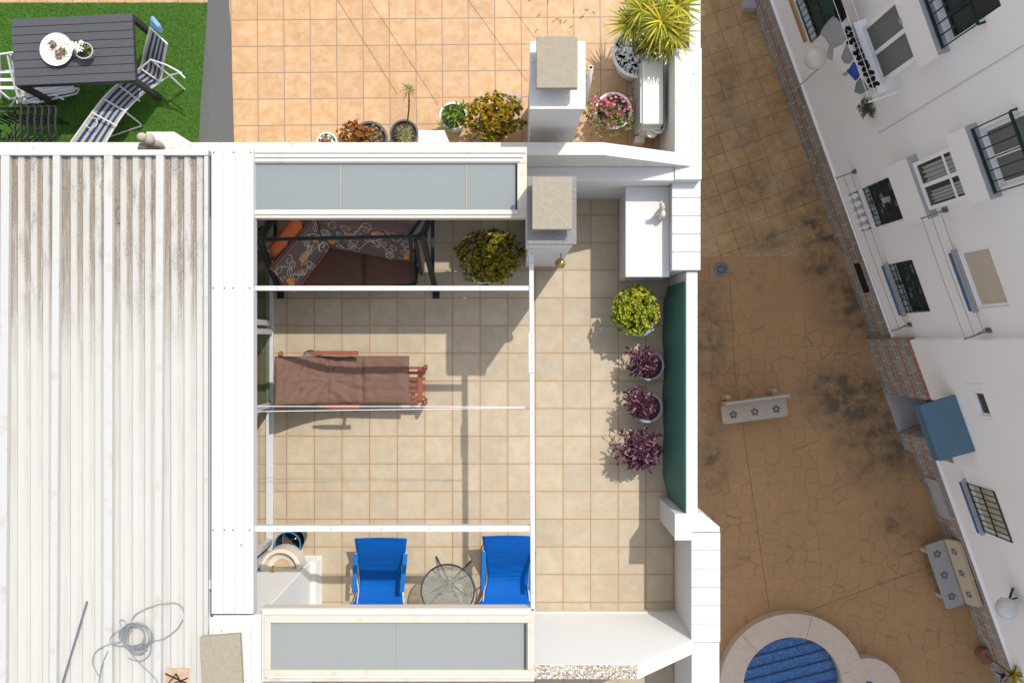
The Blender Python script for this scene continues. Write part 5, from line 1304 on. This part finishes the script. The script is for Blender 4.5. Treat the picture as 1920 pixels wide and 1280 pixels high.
# ================= apartment building =================
def plinthmat():
    m = NT('stone_and_brick_plinth', .85, .25); co = m.coord()
    sx = m.n('ShaderNodeSeparateXYZ'); m.l(co, sx.inputs[0])
    cb = m.n('ShaderNodeCombineXYZ'); m.l(sx.outputs[0], cb.inputs[0]); m.l(sx.outputs[2], cb.inputs[1])
    PER = .50
    ph = m.math('MULTIPLY', m.math('FRACT', m.math('DIVIDE', m.math('SUBTRACT', sx.outputs[2], .01), PER)), PER)   # 0..PER
    band = m.math('GREATER_THAN', ph, PER-.10)
    b = m.n('ShaderNodeTexBrick'); b.offset = .37; b.offset_frequency = 2; b.squash = 1.6; b.squash_frequency = 3
    for k_, v_ in (('Scale',1),('Brick Width',.27),('Row Height',.2),('Mortar Size',.009),('Mortar Smooth',.3),('Bias',0)): b.inputs[k_].default_value = v_
    b.inputs['Color1'].default_value = C(0,0,0); b.inputs['Color2'].default_value = C(1,1,1); b.inputs['Mortar'].default_value = C(.5,.5,.5)
    cb2 = m.n('ShaderNodeCombineXYZ'); m.l(sx.outputs[0], cb2.inputs[0])
    m.l(m.math('ADD', m.math('MULTIPLY', m.math('FLOOR', m.math('DIVIDE', m.math('SUBTRACT', sx.outputs[2], .01), PER)), .4), ph), cb2.inputs[1])
    wob = m.noise(co, 5, 3); va = m.n('ShaderNodeVectorMath'); va.operation = 'ADD'; m.l(cb2.outputs[0], va.inputs[0])
    cw = m.n('ShaderNodeCombineXYZ'); m.l(m.math('MULTIPLY', m.math('SUBTRACT', wob, .5), .05), cw.inputs[0]); m.l(m.math('MULTIPLY', m.math('SUBTRACT', wob, .5), .04), cw.inputs[1]); m.l(cw.outputs[0], va.inputs[1])
    m.l(va.outputs[0], b.inputs['Vector'])
    st = m.ramp(b.outputs['Color'], [(0, C(.17,.175,.18)), (.35, C(.29,.28,.26)), (.6, C(.38,.34,.28)), (.85, C(.21,.22,.25)), (1, C(.34,.32,.30))])
    st = m.mix(m.noise(co, 30, 3), st, C(.24,.22,.20)); st = m.mix(b.outputs['Fac'], st, C(.56,.50,.38))
    dots = m.n('ShaderNodeTexBrick'); dots.offset = 0; dots.squash = 1
    for k_, v_ in (('Scale',1),('Brick Width',.12),('Row Height',10),('Mortar Size',.008),('Mortar Smooth',.1),('Bias',0)): dots.inputs[k_].default_value = v_
    m.l(cb2.outputs[0], dots.inputs['Vector'])
    br = m.mix(m.noise(co, 9, 4), C(.27,.11,.06), C(.36,.17,.10)); br = m.mix(m.math('MULTIPLY', dots.outputs['Fac'], .75), br, C(.45,.35,.25))
    c = m.mix(band, st, br)
    m.bump(m.math('SUBTRACT', 1, b.outputs['Fac']), .6, .01)
    return m.col(c)
M['plinth'] = plinthmat()
M['fwhite'] = whitewash('facade_white', (.86,.85,.86), (.5,.48,.45), .6, .8, .3, 1.3)
M['fgrey'] = simple('grey_sill', C(.36,.35,.36), .8, .15, 9, .1); M['fblue'] = simple('blue_painted_sill', C(.045,.13,.26), .55, .15, 6, 0)
M['darkpane'] = simple('dark_window_glass', C(.05,.055,.05), .35, .3, 3, 0, spec=.2)
M['grille'] = simple('dark_green_ironwork', C(.010,.035,.032), .4, .2, bump=0)
M['curtain'] = simple('pale_grey_curtain', C(.33,.35,.34), .9, .1); M['shutter'] = simple('cream_roller_shutter', C(.52,.46,.36), .6, .08, 2, 0)
M['mesh_scr'] = simple('insect_screen_grey', C(.16,.175,.16), .8, .1, 100, .2)
M['awn'] = fabric('faded_blue_awning', C(.095,.165,.23), 120, .12)
ab = thing('apartment_building', 'white apartment building across the courtyard with a stone and brick plinth', 'building', FW(0,0,ZG)); 
ab.rotation_euler = (0,0,FANG); ORG[ab.name] = (0, 0, ZG)
def gu(py):       # u of the ground line at a photo row
    t = py/1280; return (GA.lerp(GB, t)-FO).dot(FU)
UB0, UB1 = gu(838), gu(634)          # protruding block
NB = .14
WIN = {}
def rect(n, *pts):        # low-top, low-bottom, high-top, high-bottom in photo pixels (top = towards image top)
    a = [fac(px, py, n) for px, py in pts]
    return (min((a[1][0]+a[3][0])/2, (a[0][0]+a[2][0])/2), max((a[1][0]+a[3][0])/2, (a[0][0]+a[2][0])/2), (a[0][1]+a[1][1])/2, (a[2][1]+a[3][1])/2)
W = {
 'w2': rect(.12, (1617,53),(1653,156),(1680,-5),(1718,114)),
 'w3': rect(0, (1744,-20),(1772,78),(1845,-75),(1880,15)),
 'w4': rect(.12, (1710.6,305),(1742,398),(1781,276.6),(1817,369)),
 'w5': rect(0, (1838,246),(1874,353),(1965,185),(2000,310)),
 'w1': rect(0, (1490,-10),(1519,72),(1560,-60),(1588,30)),
 'w6': rect(0, (1589,364),(1613,435),(1676,330),(1701,408)),
 'w7': rect(0, (1667.5,495),(1699,587),(1710,487),(1744.5,583.6)),
 'w8': rect(0, (1797.6,470),(1833.4,579),(1852,460.6),(1891.8,573.5)),
 'w9': rect(NB, (1822.4,734.9),(1836.6,776.5),(1844,736),(1860.7,783)),
 'w10': rect(0, (1813.6,901),(1846.5,996),(1866,920.7),(1900.6,1017.5)),
 'door': None,
}
# doorway in the block: from ground at photo rows 734..802
ud0, ud1 = gu(806), gu(733); W['door'] = (ud0, ud1, ZG, ZG+2.1)
for k_ in W: print('WIN', k_, [round(x,2) for x in W[k_]])
def wall_holes(mb, u0, u1, z0, z1, n, holes, depth=.2):
    us = sorted({u0,u1}|{h[0] for h in holes}|{h[1] for h in holes}); zs_ = sorted({z0,z1}|{h[2] for h in holes}|{h[3] for h in holes})
    us = [x for x in us if u0-1e-6 <= x <= u1+1e-6]; zs_ = [x for x in zs_ if z0-1e-6 <= x <= z1+1e-6]
    for a, b in zip(us, us[1:]):
        for c, d in zip(zs_, zs_[1:]):
            m_u, m_z = (a+b)/2, (c+d)/2
            if any(h[0] < m_u < h[1] and h[2] < m_z < h[3] for h in holes): continue
            mb.face([(a,n,c),(a,n,d),(b,n,d),(b,n,c)])
    for h in holes:
        a, b, c, d = h[0], h[1], h[2], h[3]; dp = n-(h[4] if len(h) > 4 else depth)
        mb.face([(a,n,c),(a,dp,c),(a,dp,d),(a,n,d)]); mb.face([(b,n,c),(b,n,d),(b,dp,d),(b,dp,c)])
        mb.face([(a,n,c),(b,n,c),(b,dp,c),(a,dp,c)]); mb.face([(a,n,d),(a,dp,d),(b,dp,d),(b,n,d)])
ZT = 3.8
hm = [W[k_] for k_ in ('w1','w2','w3','w4','w5','w6','w7','w8','w10')]
mb = MB()
wall_holes(mb, -14, UB0, ZG, ZT, 0, [h for h in hm if h[1] < UB0]); wall_holes(mb, UB1, 14, ZG, ZT, 0, [h for h in hm if h[0] > UB1])
wall_holes(mb, UB0, UB1, ZG, ZT, NB, [W['w9']+(.06,), W['door']+(.8,)])
mb.face([(UB0,0,ZG),(UB0,NB,ZG),(UB0,NB,ZT),(UB0,0,ZT)]); mb.face([(UB1,0,ZG),(UB1,0,ZT),(UB1,NB,ZT),(UB1,NB,ZG)])
mb.face([(-14,0,ZT),(14,0,ZT),(14,-9,ZT),(-14,-9,ZT)]); mb.face([(-14,-9,ZG),(14,-9,ZG),(14,-9,ZT),(-14,-9,ZT)]); mb.face([(-14,0,ZG),(-14,0,ZT),(-14,-9,ZT),(-14,-9,ZG)]); mb.face([(14,0,ZG),(14,-9,ZG),(14,-9,ZT),(14,0,ZT)])
mb.build('wall', M['fwhite'], ab)
# plinth
mb = MB(); pe = .012
vent_c = [fac(px,py,0) for px,py in ((1600,494),(1610,494),(1617,549),(1628,548))]
mb.box(UB1+.001, 14, .001, .03, ZG, ZG+1.0); mb.box(-14, UB0-.001, .001, .03, ZG, ZG+1.0)
mb.box(UB1-.0, UB1+.0+.03, .031, NB+.03, ZG, ZG+2.0); mb.box(W['door'][1], UB1, NB+.001, NB+.031, ZG, ZG+2.0); mb.box(UB0, W['door'][0], NB+.001, NB+.031, ZG, ZG+2.0)
mb.box(W['door'][0]-.0, W['door'][0]+.03, NB-.8, NB, ZG, ZG+2.0)
mb.build('plinth', M['plinth'], ab)
for sgn, u0, u1 in ((1, UB1+.03, 14), (-1, -14, UB0)): MB().box(u0, u1, .0, .045, ZG+1.0, ZG+1.03).build('plinth_cap', M['fwhite'], ab)
MB().box(W['door'][0]+.03, W['door'][1], NB-.8, NB+.03, ZG, ZG+.03).build('door_step', M['fgrey'], ab)
dr_ = MB().box(W['door'][0]+.03, W['door'][1], NB-.80, NB-.76, ZG+.03, ZG+2.1).build('door', M['grille'], ab)
MB().ball((W['door'][0]+.12, NB-.75, ZG+1.0), .03).build('handle', M['brass'], dr_)
def frame_mb(u0,u1,z0,z1,n,t=.05,d=.05,mull=True):
    mb = MB(); mb.box(u0,u1,n-d,n,z0,z0+t); mb.box(u0,u1,n-d,n,z1-t,z1); mb.box(u0,u0+t,n-d,n,z0+t,z1-t); mb.box(u1-t,u1,n-d,n,z0+t,z1-t)
    if mull: m_ = (u0+u1)/2; mb.box(m_-t/2,m_+t/2,n-d,n+.003,z0+t,z1-t)
    return mb
def window(k, parts, n0=0, lab=None):
    u0,u1,z0,z1 = W[k]; n = n0-.12
    if 'flush' in parts: n = n0-.03
    if 'proud' in parts: n = n0+.12
    fr = frame_mb(u0+.002,u1-.002,z0+.002,z1-.002,n, mull='mull' in parts, t=.065 if 'proud' in parts else .03 if k == 'w9' else .055, d=.17 if 'proud' in parts else .05).build('window', M['fwhite'] if 'wf' in parts else M['grille'], ab, bevel=.004)
    if lab: fr['label'] = lab
    pm = M['mesh_scr'] if 'screen' in parts else M['darkpane']
    if 'shut' in parts:
        mb = MB(); nz = int((z1-z0)/.045)
        for q in range(nz): z = z0+.04+(z1-z0-.06)*q/nz; mb.box(u0+.03,u1-.03,n-.03,n-.012,z,z+(z1-z0-.06)/nz-.003)
        mb.build('shutter', M['shutter'], fr)
    MB().box(u0+.03,u1-.03,n-.036,n-.031,z0+.03,z1-.03).build('pane', pm, fr)
    if 'curt' in parts:
        for a, b in ((u0+.10,(u0+u1)/2-.12),((u0+u1)/2+.04,u1-.12)):
            mb = MB(); mb.grid(lambda x, y: (a+(b-a)*x, n-.022+.010*math.sin(x*22), z0+.16+.10*abs(math.sin(x*9))+(z1-z0-.24-.10*abs(math.sin(x*9)))*y), 40, 4); mb.build('curtain', M['curtain'], fr, smooth=80)
        mb = MB().box(u0+.03,u1-.03,n-.01,n+.004,z1-.32,z1-.27); mb.build('transom', M['fwhite'], fr)
    if 'apron' in parts:
        h = {'w3': z0-.03-W['w2'][3]-.004, 'w5': z0-.03-W['w4'][3]-.004}.get(k, .85); MB().box(u0-.12,u1+.12,n0+.002,n0+.16,z0-h,z0-.03).build('apron', M['fwhite'], fr)
        MB().box(u0-.13,u1+.13,n0-.10,n0+.17,z0-.028,z0-.002).build('sill', M['fgrey'], fr)
    if 'ledge' in parts:
        h = .28; MB().box(u0-.12,u1+.12,n0+.002,n0+.22,z0-h,z0-.03).build('apron', M['fwhite'], fr)
        MB().box(u0-.13,u1+.13,n0-.10,n0+.23,z0-.028,z0-.002).build('sill', M['fwhite'], fr)
    if 'sill' in parts:
        MB().box(u0-.05,u1+.05,n0-.02,n0+.095,z0-.04,z0-.005).build('sill', M['fgrey'], fr)
        MB().box(u0-.01,u1+.01,n0+.04,n0+.115,z0-.11,z0-.041).build('blue_box', M['fblue'], fr, bevel=.01)
    if 'bars' in parts:
        mb = MB(); zb1 = z1-.02; nb_ = n0+.02; cnt = max(6, int((u1-u0)/.12))
        for q in range(cnt+1): u = u0+.02+(u1-u0-.04)*q/cnt; mb.bar((u,nb_,z0+.02),(u,nb_,zb1),.014)
        for z in (z0+.02,(z0+zb1)/2,zb1): mb.bar((u0+.01,nb_,z),(u1-.01,nb_,z),.022)
        mb.build('grille', M['grille'], fr)
    if 'ornate' in parts:
        mb = MB(); nb_ = n0+.01; z0 = z0+(.76 if k == 'w6' else 0)
        for q in range(6): z = z0+.04+(z1-z0-.08)*q/5; mb.bar((u0,nb_,z),(u1,nb_,z),.014)
        for q in range(9): u = u0+.03+(u1-u0-.06)*q/8; mb.bar((u,nb_,z0),(u,nb_,z1),.016)
        r_ = random.Random(3)
        for q in range(22):
            u, z = r_.uniform(u0+.08,u1-.08), r_.uniform(z0+.08,z1-.08); mb.tube([Vector((u+.045*math.cos(t*.6), nb_, z+.045*math.sin(t*.6))) for t in range(10)], .007, 5)
        mb.build('grille', M['grille'], fr)
        mb = MB()
        for q in range(14): u, z = r_.uniform(u0+.08,u1-.08), r_.uniform(z0+.08,z1-.08); mb.box(u-.05,u+.05,n-.028,n-.020,z-.03,z+.05)
        mb.build('lace_curtain', M['curtain'], fr)
    if 'balcony' in parts:
        mb = MB(); hh = .95; nb_ = n0+.10
        cnt = max(5, int((u1-u0+.1)/.14))
        for q in range(cnt+1): u = u0-.05+(u1-u0+.10)*q/cnt; mb.bar((u,nb_,z0),(u,nb_,z0+hh),.018)
        for z in (z0+.02, z0+hh): mb.bar((u0-.06,nb_,z),(u1+.06,nb_,z),.035)
        mb.bar((u0-.06,nb_,z0+hh),(u0-.06,n0,z0+hh),.03); mb.bar((u1+.06,nb_,z0+hh),(u1+.06,n0,z0+hh),.03)
        mb.build('balcony_rail', M['grille'], fr)
    return fr
window('w2', 'wf mull screen ledge proud'); window('w4', 'wf mull curt apron proud'); window('w5', 'wf mull screen apron balcony flush')
window('w3', 'mull apron balcony'); window('w1', 'bars'); window('w7', 'ornate sill'); window('w8', 'wf shut sill flush'); window('w10', 'wf shut bars sill flush'); window('w9', 'wf flush', NB)
u0,u1,z0,z1 = W['w9']; mb = frame_mb(u0-.16,u1+.16,z0-.14,z1+.10,NB+.012,t=.10,d=.010,mull=False); mb.build('window_surround', M['fwhite'], ab, bevel=.004)
# w6: balustraded opening
fr = window('w6', 'ornate')
u0,u1,z0,z1 = W['w6']; zm = z0+.75
mb = MB()
for q in range(5):
    u = u0+.07+(u1-u0-.14)*q/4; mb.lathe([(.045,0),(.045,.05),(.025,.09),(.055,.22),(.055,.30),(.022,.45),(.022,.52),(.045,.58),(.045,.64)], (u, -.02, z0), 14)
mb.build('baluster', M['fwhite'], fr, smooth=50)
MB().box(u0+.001,u1-.001,-.14,.05,z0+.64,z0+.72).build('balustrade_rail', M['fwhite'], fr, bevel=.004)
MB().box(u0+.01,u1-.01,-.11,-.09,z0,z0+.63).build('balustrade_back', M['fwhite'], fr)
# awning
wl = [fac(px, py, NB) for px, py in ((1792.8,740.3),(1829,845.3))]
zt_ = (wl[0][1]+wl[1][1])/2; ua, ub = wl[1][0], wl[0][0]
no = .75; ol = [fac(px, py, no) for px, py in ((1719.6,742.5),(1751,838.8))]; zo = (ol[0][1]+ol[1][1])/2
print('AWN', ua, ub, zt_, ol, zo)
aw = fthing('door_awning', 'faded blue sloping canopy over the courtyard doorway', 'awning', ((ua+ub)/2, NB, zt_))
mb = MB(); mb.hexa([(ua,NB+.003,zt_-.10),(ub,NB+.003,zt_-.10),(ub,NB+.003,zt_),(ua,NB+.003,zt_),(ua,no,zo-.10),(ub,no,zo-.10),(ub,no,zo),(ua,no,zo)])
mb.build('canopy', M['awn'], aw, bevel=.012)
MB().box(ua,ub,no-.01,no+.012,zo-.24,zo-.102).build('valance', M['awn'], aw)
# vent grille + meter box
v_ = [fac(px,py,.03) for px,py in ((1600,495),(1621,549),(1611,493),(1632,547))]
uu = sorted([x[0] for x in v_]); zz_ = sorted([x[1] for x in v_])
MB().box((uu[0]+uu[1])/2,(uu[2]+uu[3])/2,.031,.037,(zz_[0]+zz_[1])/2,(zz_[2]+zz_[3])/2).build('vent', M['black'], ab)
v_ = [fac(px,py,.05) for px,py in ((1735,893),(1762,968),(1756,901),(1781,973))]
uu = sorted([x[0] for x in v_]); zz_ = sorted([x[1] for x in v_])
MB().box((uu[0]+uu[1])/2,(uu[2]+uu[3])/2,.031,.06,(zz_[0]+zz_[1])/2,(zz_[2]+zz_[3])/2).build('meter_box', M['fgrey'], ab, bevel=.008)
# facade cables
mb = MB(); 
for a, b in (((1648,250),(1925,82)), ((1600,400),(1600,400))):
    if a == b: continue
    p, q = fac(*a, .012), fac(*b, .012); mb.tube([(p[0],.012,p[1]),(q[0],.012,q[1])], .004, 6)
mb.build('wall_cable', M['fgrey'], ab)
# small square vent boxes with a plain pale plate underneath
for px, py, lab in ((1703,35,'small grey square wall vent above the big screened window'), (1814,314,'small grey square wall vent above the curtained window'), (1668,372,'small grey square wall vent beside the balustraded opening')):
    u, z = fac(px, py, 0); o = fthing('wall_vent', lab, 'wall lamp', (u, 0, z), 'small square vents on the facade')
    MB().box(u-.05,u+.05,.001,.13,z-.05,z+.05).build('casing', M['fgrey'], o, bevel=.006); MB().box(u-.035,u+.035,.02,.11,z-.062,z-.051).build('lens', M['curtain'], o)
# globe lamps
M['globe'] = simple('frosted_globe', C(.62,.58,.52), .3, .1, 3, 0, spec=.5); M['globe_g'] = simple('grey_frosted_globe', C(.55,.56,.56), .3, .1, 3, 0, spec=.5)
def globe(lab, gpx, mat, base=None, wall=None):
    u, z = fac(*gpx, .33); g = Vector((u, .33, z)); t = fthing('globe_lamp', lab, 'lamp', (u, 0, z), 'globe lamps in the courtyard')
    MB().ball(g, .20, seg=28, rings=18).build('globe', mat, t, smooth=True); MB().lathe([(.07,-.24),(.08,-.17)], g, 16).build('collar', M['bench'], t)
    mb = MB()
    if base:
        ub_2 = fac(*base, .07)[0]; mb.tube([(ub_2,.07,ZG), (ub_2,.07,z-.45), (u,.2,z-.3), (u,.33,z-.2)], .014, 8)
    if wall:
        uw, zw = fac(*wall, .02); mb.tube([(uw,.02,zw),(uw,.25,zw-.08),(u,.33,z-.2)], .016, 8)
    mb.build('arm', M['bench'] if base else M['grille'], t, smooth=True)
globe('pale cream globe lamp beside the plinth near the laundry', (1530,110), M['globe'], base=(1481,177))
globe('greyish globe lamp on the facade beside the stone bench by the plinth', (1888,1140), M['globe_g'], wall=(1908,1120))
b = P(1481,177,ZG); MB().ball(b+Vector((-.05,-.02,.06)), (.07,.05,.05)).build('x', M['grille']).name = 'garden_spike'; o = bpy.data.objects['garden_spike']; tag(o, 'little dark green lump at the foot of the cream globe lamp', 'planter')
# wall bracket at lower right
u, z = fac(1905,1118,0); o = fthing('wall_bracket', 'dark green iron bracket on the facade beside the grey globe lamp', 'bracket', (u,0,z)); mb = MB(); mb.bar((u+.2,.02,z+.05),(u-.25,.25,z-.1),.03); mb.bar((u-.2,.02,z-.1),(u+.05,.25,z-.05),.03); mb.build('arm', M['grille'], o)
# facade clothes lines
def airer(lab, top, bot, off, lines, grp='clothes line brackets on the facade'):
    (ut, zt0), (ub_, zb0) = fac(*top, 0), fac(*bot, 0); z = (zt0+zb0)/2
    o = fthing('clothes_airer', lab, 'clothes line', ((ut+ub_)/2, 0, z), grp)
    mb = MB()
    for u in (ut, ub_): mb.bar((u,0,z),(u,off,z),.022); mb.bar((u,0,z-.18),(u,off*.6,z-.01),.012); mb.box(u-.04,u+.04,0,.02,z-.1,z+.06)
    mb.build('bracket', M['steel'], o)
    mb = MB()
    for q in range(lines): n = off*(.25+.73*q/max(1,lines-1)); mb.tube([(ut,n,z+.015),((ut+ub_)/2,n,z-.01),(ub_,n,z+.015)], .005, 5); mb.ball((ut,n,z+.02), .018, seg=8, rings=5); mb.ball((ub_,n,z+.02), .018, seg=8, rings=5)
    mb.build('line', M['cable'], o)
    return o, (ut+ub_)/2, z
airer('three clothes lines on iron brackets stretched above the cream shutter', (1774,393), (1856,618.6), .44, 3)
airer('three clothes lines on iron brackets stretched across the balustraded opening', (1604,321), (1707,608), .40, 3)
o_, uc_, zl_ = airer('laundry lines on brackets under the big screened window', (1672,-40), (1668,190), .5, 2) if False else (None,0,0)
# laundry below the big window
nL = .45
u_a, z_a = fac(1590,40,nL); u_b, z_b = fac(1640,168,nL); zl_ = (z_a+z_b)/2
lo_ = fthing('laundry_line', 'laundry line full of washing below the big screened window', 'clothes line', (u_a, 0, zl_))
mb = MB()
for n in (.30,.45,.58): mb.tube([(u_b-.15,n,zl_+.01),(u_a+1.2,n,zl_+.01)], .005, 5)
mb.bar((u_b-.16,0,zl_),(u_b-.16,.6,zl_),.02); mb.bar((u_a+1.2,0,zl_),(u_a+1.2,.6,zl_),.02); mb.build('line', M['cord'], lo_)
def striped():
    m = NT('striped_shirt_fabric', .9, .1); co = m.coord(); w_ = m.n('ShaderNodeTexWave'); w_.bands_direction = 'X'; w_.inputs['Scale'].default_value = 9; m.l(co, w_.inputs['Vector'])
    return m.col(m.ramp(w_.outputs['Fac'], [(.4, C(.20,.21,.25)), (.6, C(.50,.50,.54))]))
M['stripe_f'] = striped(); M['green_f'] = fabric('dark_green_cloth', C(.025,.06,.045)); M['black_f'] = fabric('black_cloth', C(.012,.012,.014)); M['grey_f'] = fabric('grey_cloth', C(.28,.30,.34)); M['grey2_f'] = fabric('mid_grey_cloth', C(.20,.21,.22)); M['blue_f'] = fabric('royal_blue_cloth', C(.03,.09,.36)); M['tan_f'] = fabric('tan_cloth', C(.38,.31,.22))
def garment(name, lab, cat, pts, n, mat, grp=None):
    q = [fac(px, py, n) for px, py in pts]; o = MB(); m_ = [(x[0], x[1]) for x in q]
    cu_ = sum(a for a, b in m_)/len(m_); cz_ = sum(b for a, b in m_)/len(m_); k = len(m_)
    fr_ = [Vector((a, n+.015*math.sin(a*30), b)) for a, b in m_]; bk2 = [v+Vector((0,-.02,0)) for v in fr_]; cf, cb_ = Vector((cu_, n+.035, cz_)), Vector((cu_, n-.03, cz_))
    for i in range(k):
        j_ = (i+1)%k; o.face([cf, fr_[i], fr_[j_]]); o.face([cb_, bk2[j_], bk2[i]]); o.face([fr_[i], bk2[i], bk2[j_], fr_[j_]])
    e_ = fthing(name, lab, cat, (cu_, n, cz_), grp)
    o.build('cloth', mat, e_); return e_
garment('shirt', 'grey striped shirt hanging on the laundry line', 'shirt', [(1561,31),(1578,46),(1588,72),(1578,84),(1562,92),(1558,114),(1552,110),(1551,98),(1556,88),(1548,74),(1539,63),(1545,50)], .47, M['stripe_f'])
garment('shirt', 'dark green shirt hanging at the top of the laundry line', 'shirt', [(1540,0),(1556,-4),(1562,10),(1564,28),(1552,34),(1545,32),(1538,55),(1536,50),(1540,34),(1544,14)], .5, M['green_f'])
garment('trousers', 'black trousers with a bright trim on the laundry line', 'trousers', [(1556,-4),(1572,-4),(1584,20),(1584,34),(1574,46),(1566,28)], .42, M['black_f'])
garment('underwear', 'light grey round cloth hanging beside the striped shirt', 'cloth', [(1586,84),(1594,98),(1598,108),(1592,120),(1582,120),(1578,108),(1580,96)], .46, M['grey_f'])
garment('blue_cloth', 'royal blue cloth on the laundry line', 'cloth', [(1600,116),(1606,126),(1612,142),(1604,152),(1596,144),(1588,132),(1594,128)], .46, M['blue_f'])
garment('grey_cloth', 'mid grey cloth at the low end of the laundry line', 'cloth', [(1612,146),(1620,156),(1626,170),(1612,178),(1603,172),(1604,156)], .46, M['grey2_f'])
garment('tan_cloth', 'small tan cloth beside the royal blue cloth', 'cloth', [(1588,134),(1592,138),(1582,144),(1580,138)], .47, M['tan_f'])
r_ = random.Random(6)
for k in range(11):
    t = k/10; px, py = 1585+52*t, 58+102*t
    for dx in ((-3, 5) if k not in (3,) else (5,)):
        x, y = px+dx+r_.uniform(-1,1), py-dx*.6+r_.uniform(-1.5,1.5); s = 4.4
        garment('sock', 'dark sock pegged among the others below the big screened window', 'sock', [(x-s*.8,y-s),(x+s*.3,y-s*1.1),(x+s,y-s*.1),(x+s*.8,y+s*.9),(x-s*.1,y+s*.9),(x-s*1.1,y+s*.3)], .36+.02*(dx > 0), M['black_f'], 'dark socks on the laundry line')
# shrub on the wall and corner plant
u, z = fac(1621,206,.12); o = fthing('wall_plant', 'small round grey-green plant fixed to the white facade', 'plant', (u,0,z)); mb = MB(); r_ = random.Random(9)
for k in range(60):
    d = Vector((r_.gauss(0,1), abs(r_.gauss(0,1)), r_.gauss(0,1))).normalized(); rosette(mb, Vector((u, .03, z))+d*r_.uniform(.06,.17), d, 5, .07, .02, r_, 1.0)
M['greyleaf'] = leafy('grey_green_leaves', [(0, C(.05,.06,.04)), (.6, C(.12,.15,.10)), (1, C(.22,.22,.16))], .6, .1); mb.build('foliage', M['greyleaf'], o); MB().lathe([(.06,-.10),(.08,0),(0,0)], (u,.07,z-.02), 14).build('pot', M['terra'], o)
c = P(1898,1262,ZG+1.2); o = thing('courtyard_plant', 'yellow and green leaved plant at the lower right corner by the plinth', 'plant', (c.x,c.y,ZG)); mb = MB(); r_ = random.Random(10)
rosette(mb, c, Vector((0,0,1)), 20, .34, .07, r_, 1.5, 'blade', .2); M['ygreen'] = leafy('yellow_green_leaves', [(0, C(.08,.14,.02)), (.5, C(.35,.30,.04)), (.9, C(.50,.38,.05))], .5, .15); mb.build('foliage', M['ygreen'], o)
MB().tube([Vector((c.x,c.y,ZG+.25)), c], .015, 8).build('stem', M['stem'], o); MB().lathe([(0,0),(.12,0),(.17,.28),(.15,.28),(0,.25)], (c.x,c.y,ZG), 20).build('pot', M['terra'], o, smooth=40)
c2_ = P(1880,1265,ZG+.6); mb = MB(); rosette(mb, c2_, Vector((0,0,1)), 9, .22, .05, r_, 1.5, 'blade', .1)
M['violet'] = leafy('violet_leaves', [(0, C(.03,.02,.08)), (1, C(.09,.05,.17))], .5, .1); o = mb.build('violet_plant', M['violet']); tag(o, 'small violet leaved plant beside the yellow one at the lower right corner', 'plant')
b = P(1412,8,ZG+.2); u, z = fac(1412, 5, .25); MB().box(b.x-.2,b.x+.12,b.y-.1,b.y+.4,ZG,ZG+.25).build('x', M['fgrey'], bevel=.01).name = 'stone_step'; o = bpy.data.objects['stone_step']; tag(o, 'grey stone step at the foot of the plinth by the top edge', 'step')
# wooden rail above plinth at top
p, q = fac(1480,2,.08), fac(1508,80,.08); o = fthing('wooden_rail', 'ochre wooden rail fixed on the facade beside the green window bars', 'rail', (p[0],.05,p[1])); M['ochre'] = simple('ochre_wood', C(.36,.20,.06), .6); MB().bar((p[0]+.4,.06,(p[1]+q[1])/2),(q[0],.06,(p[1]+q[1])/2),.05,.05).build('bar', M['ochre'], o)
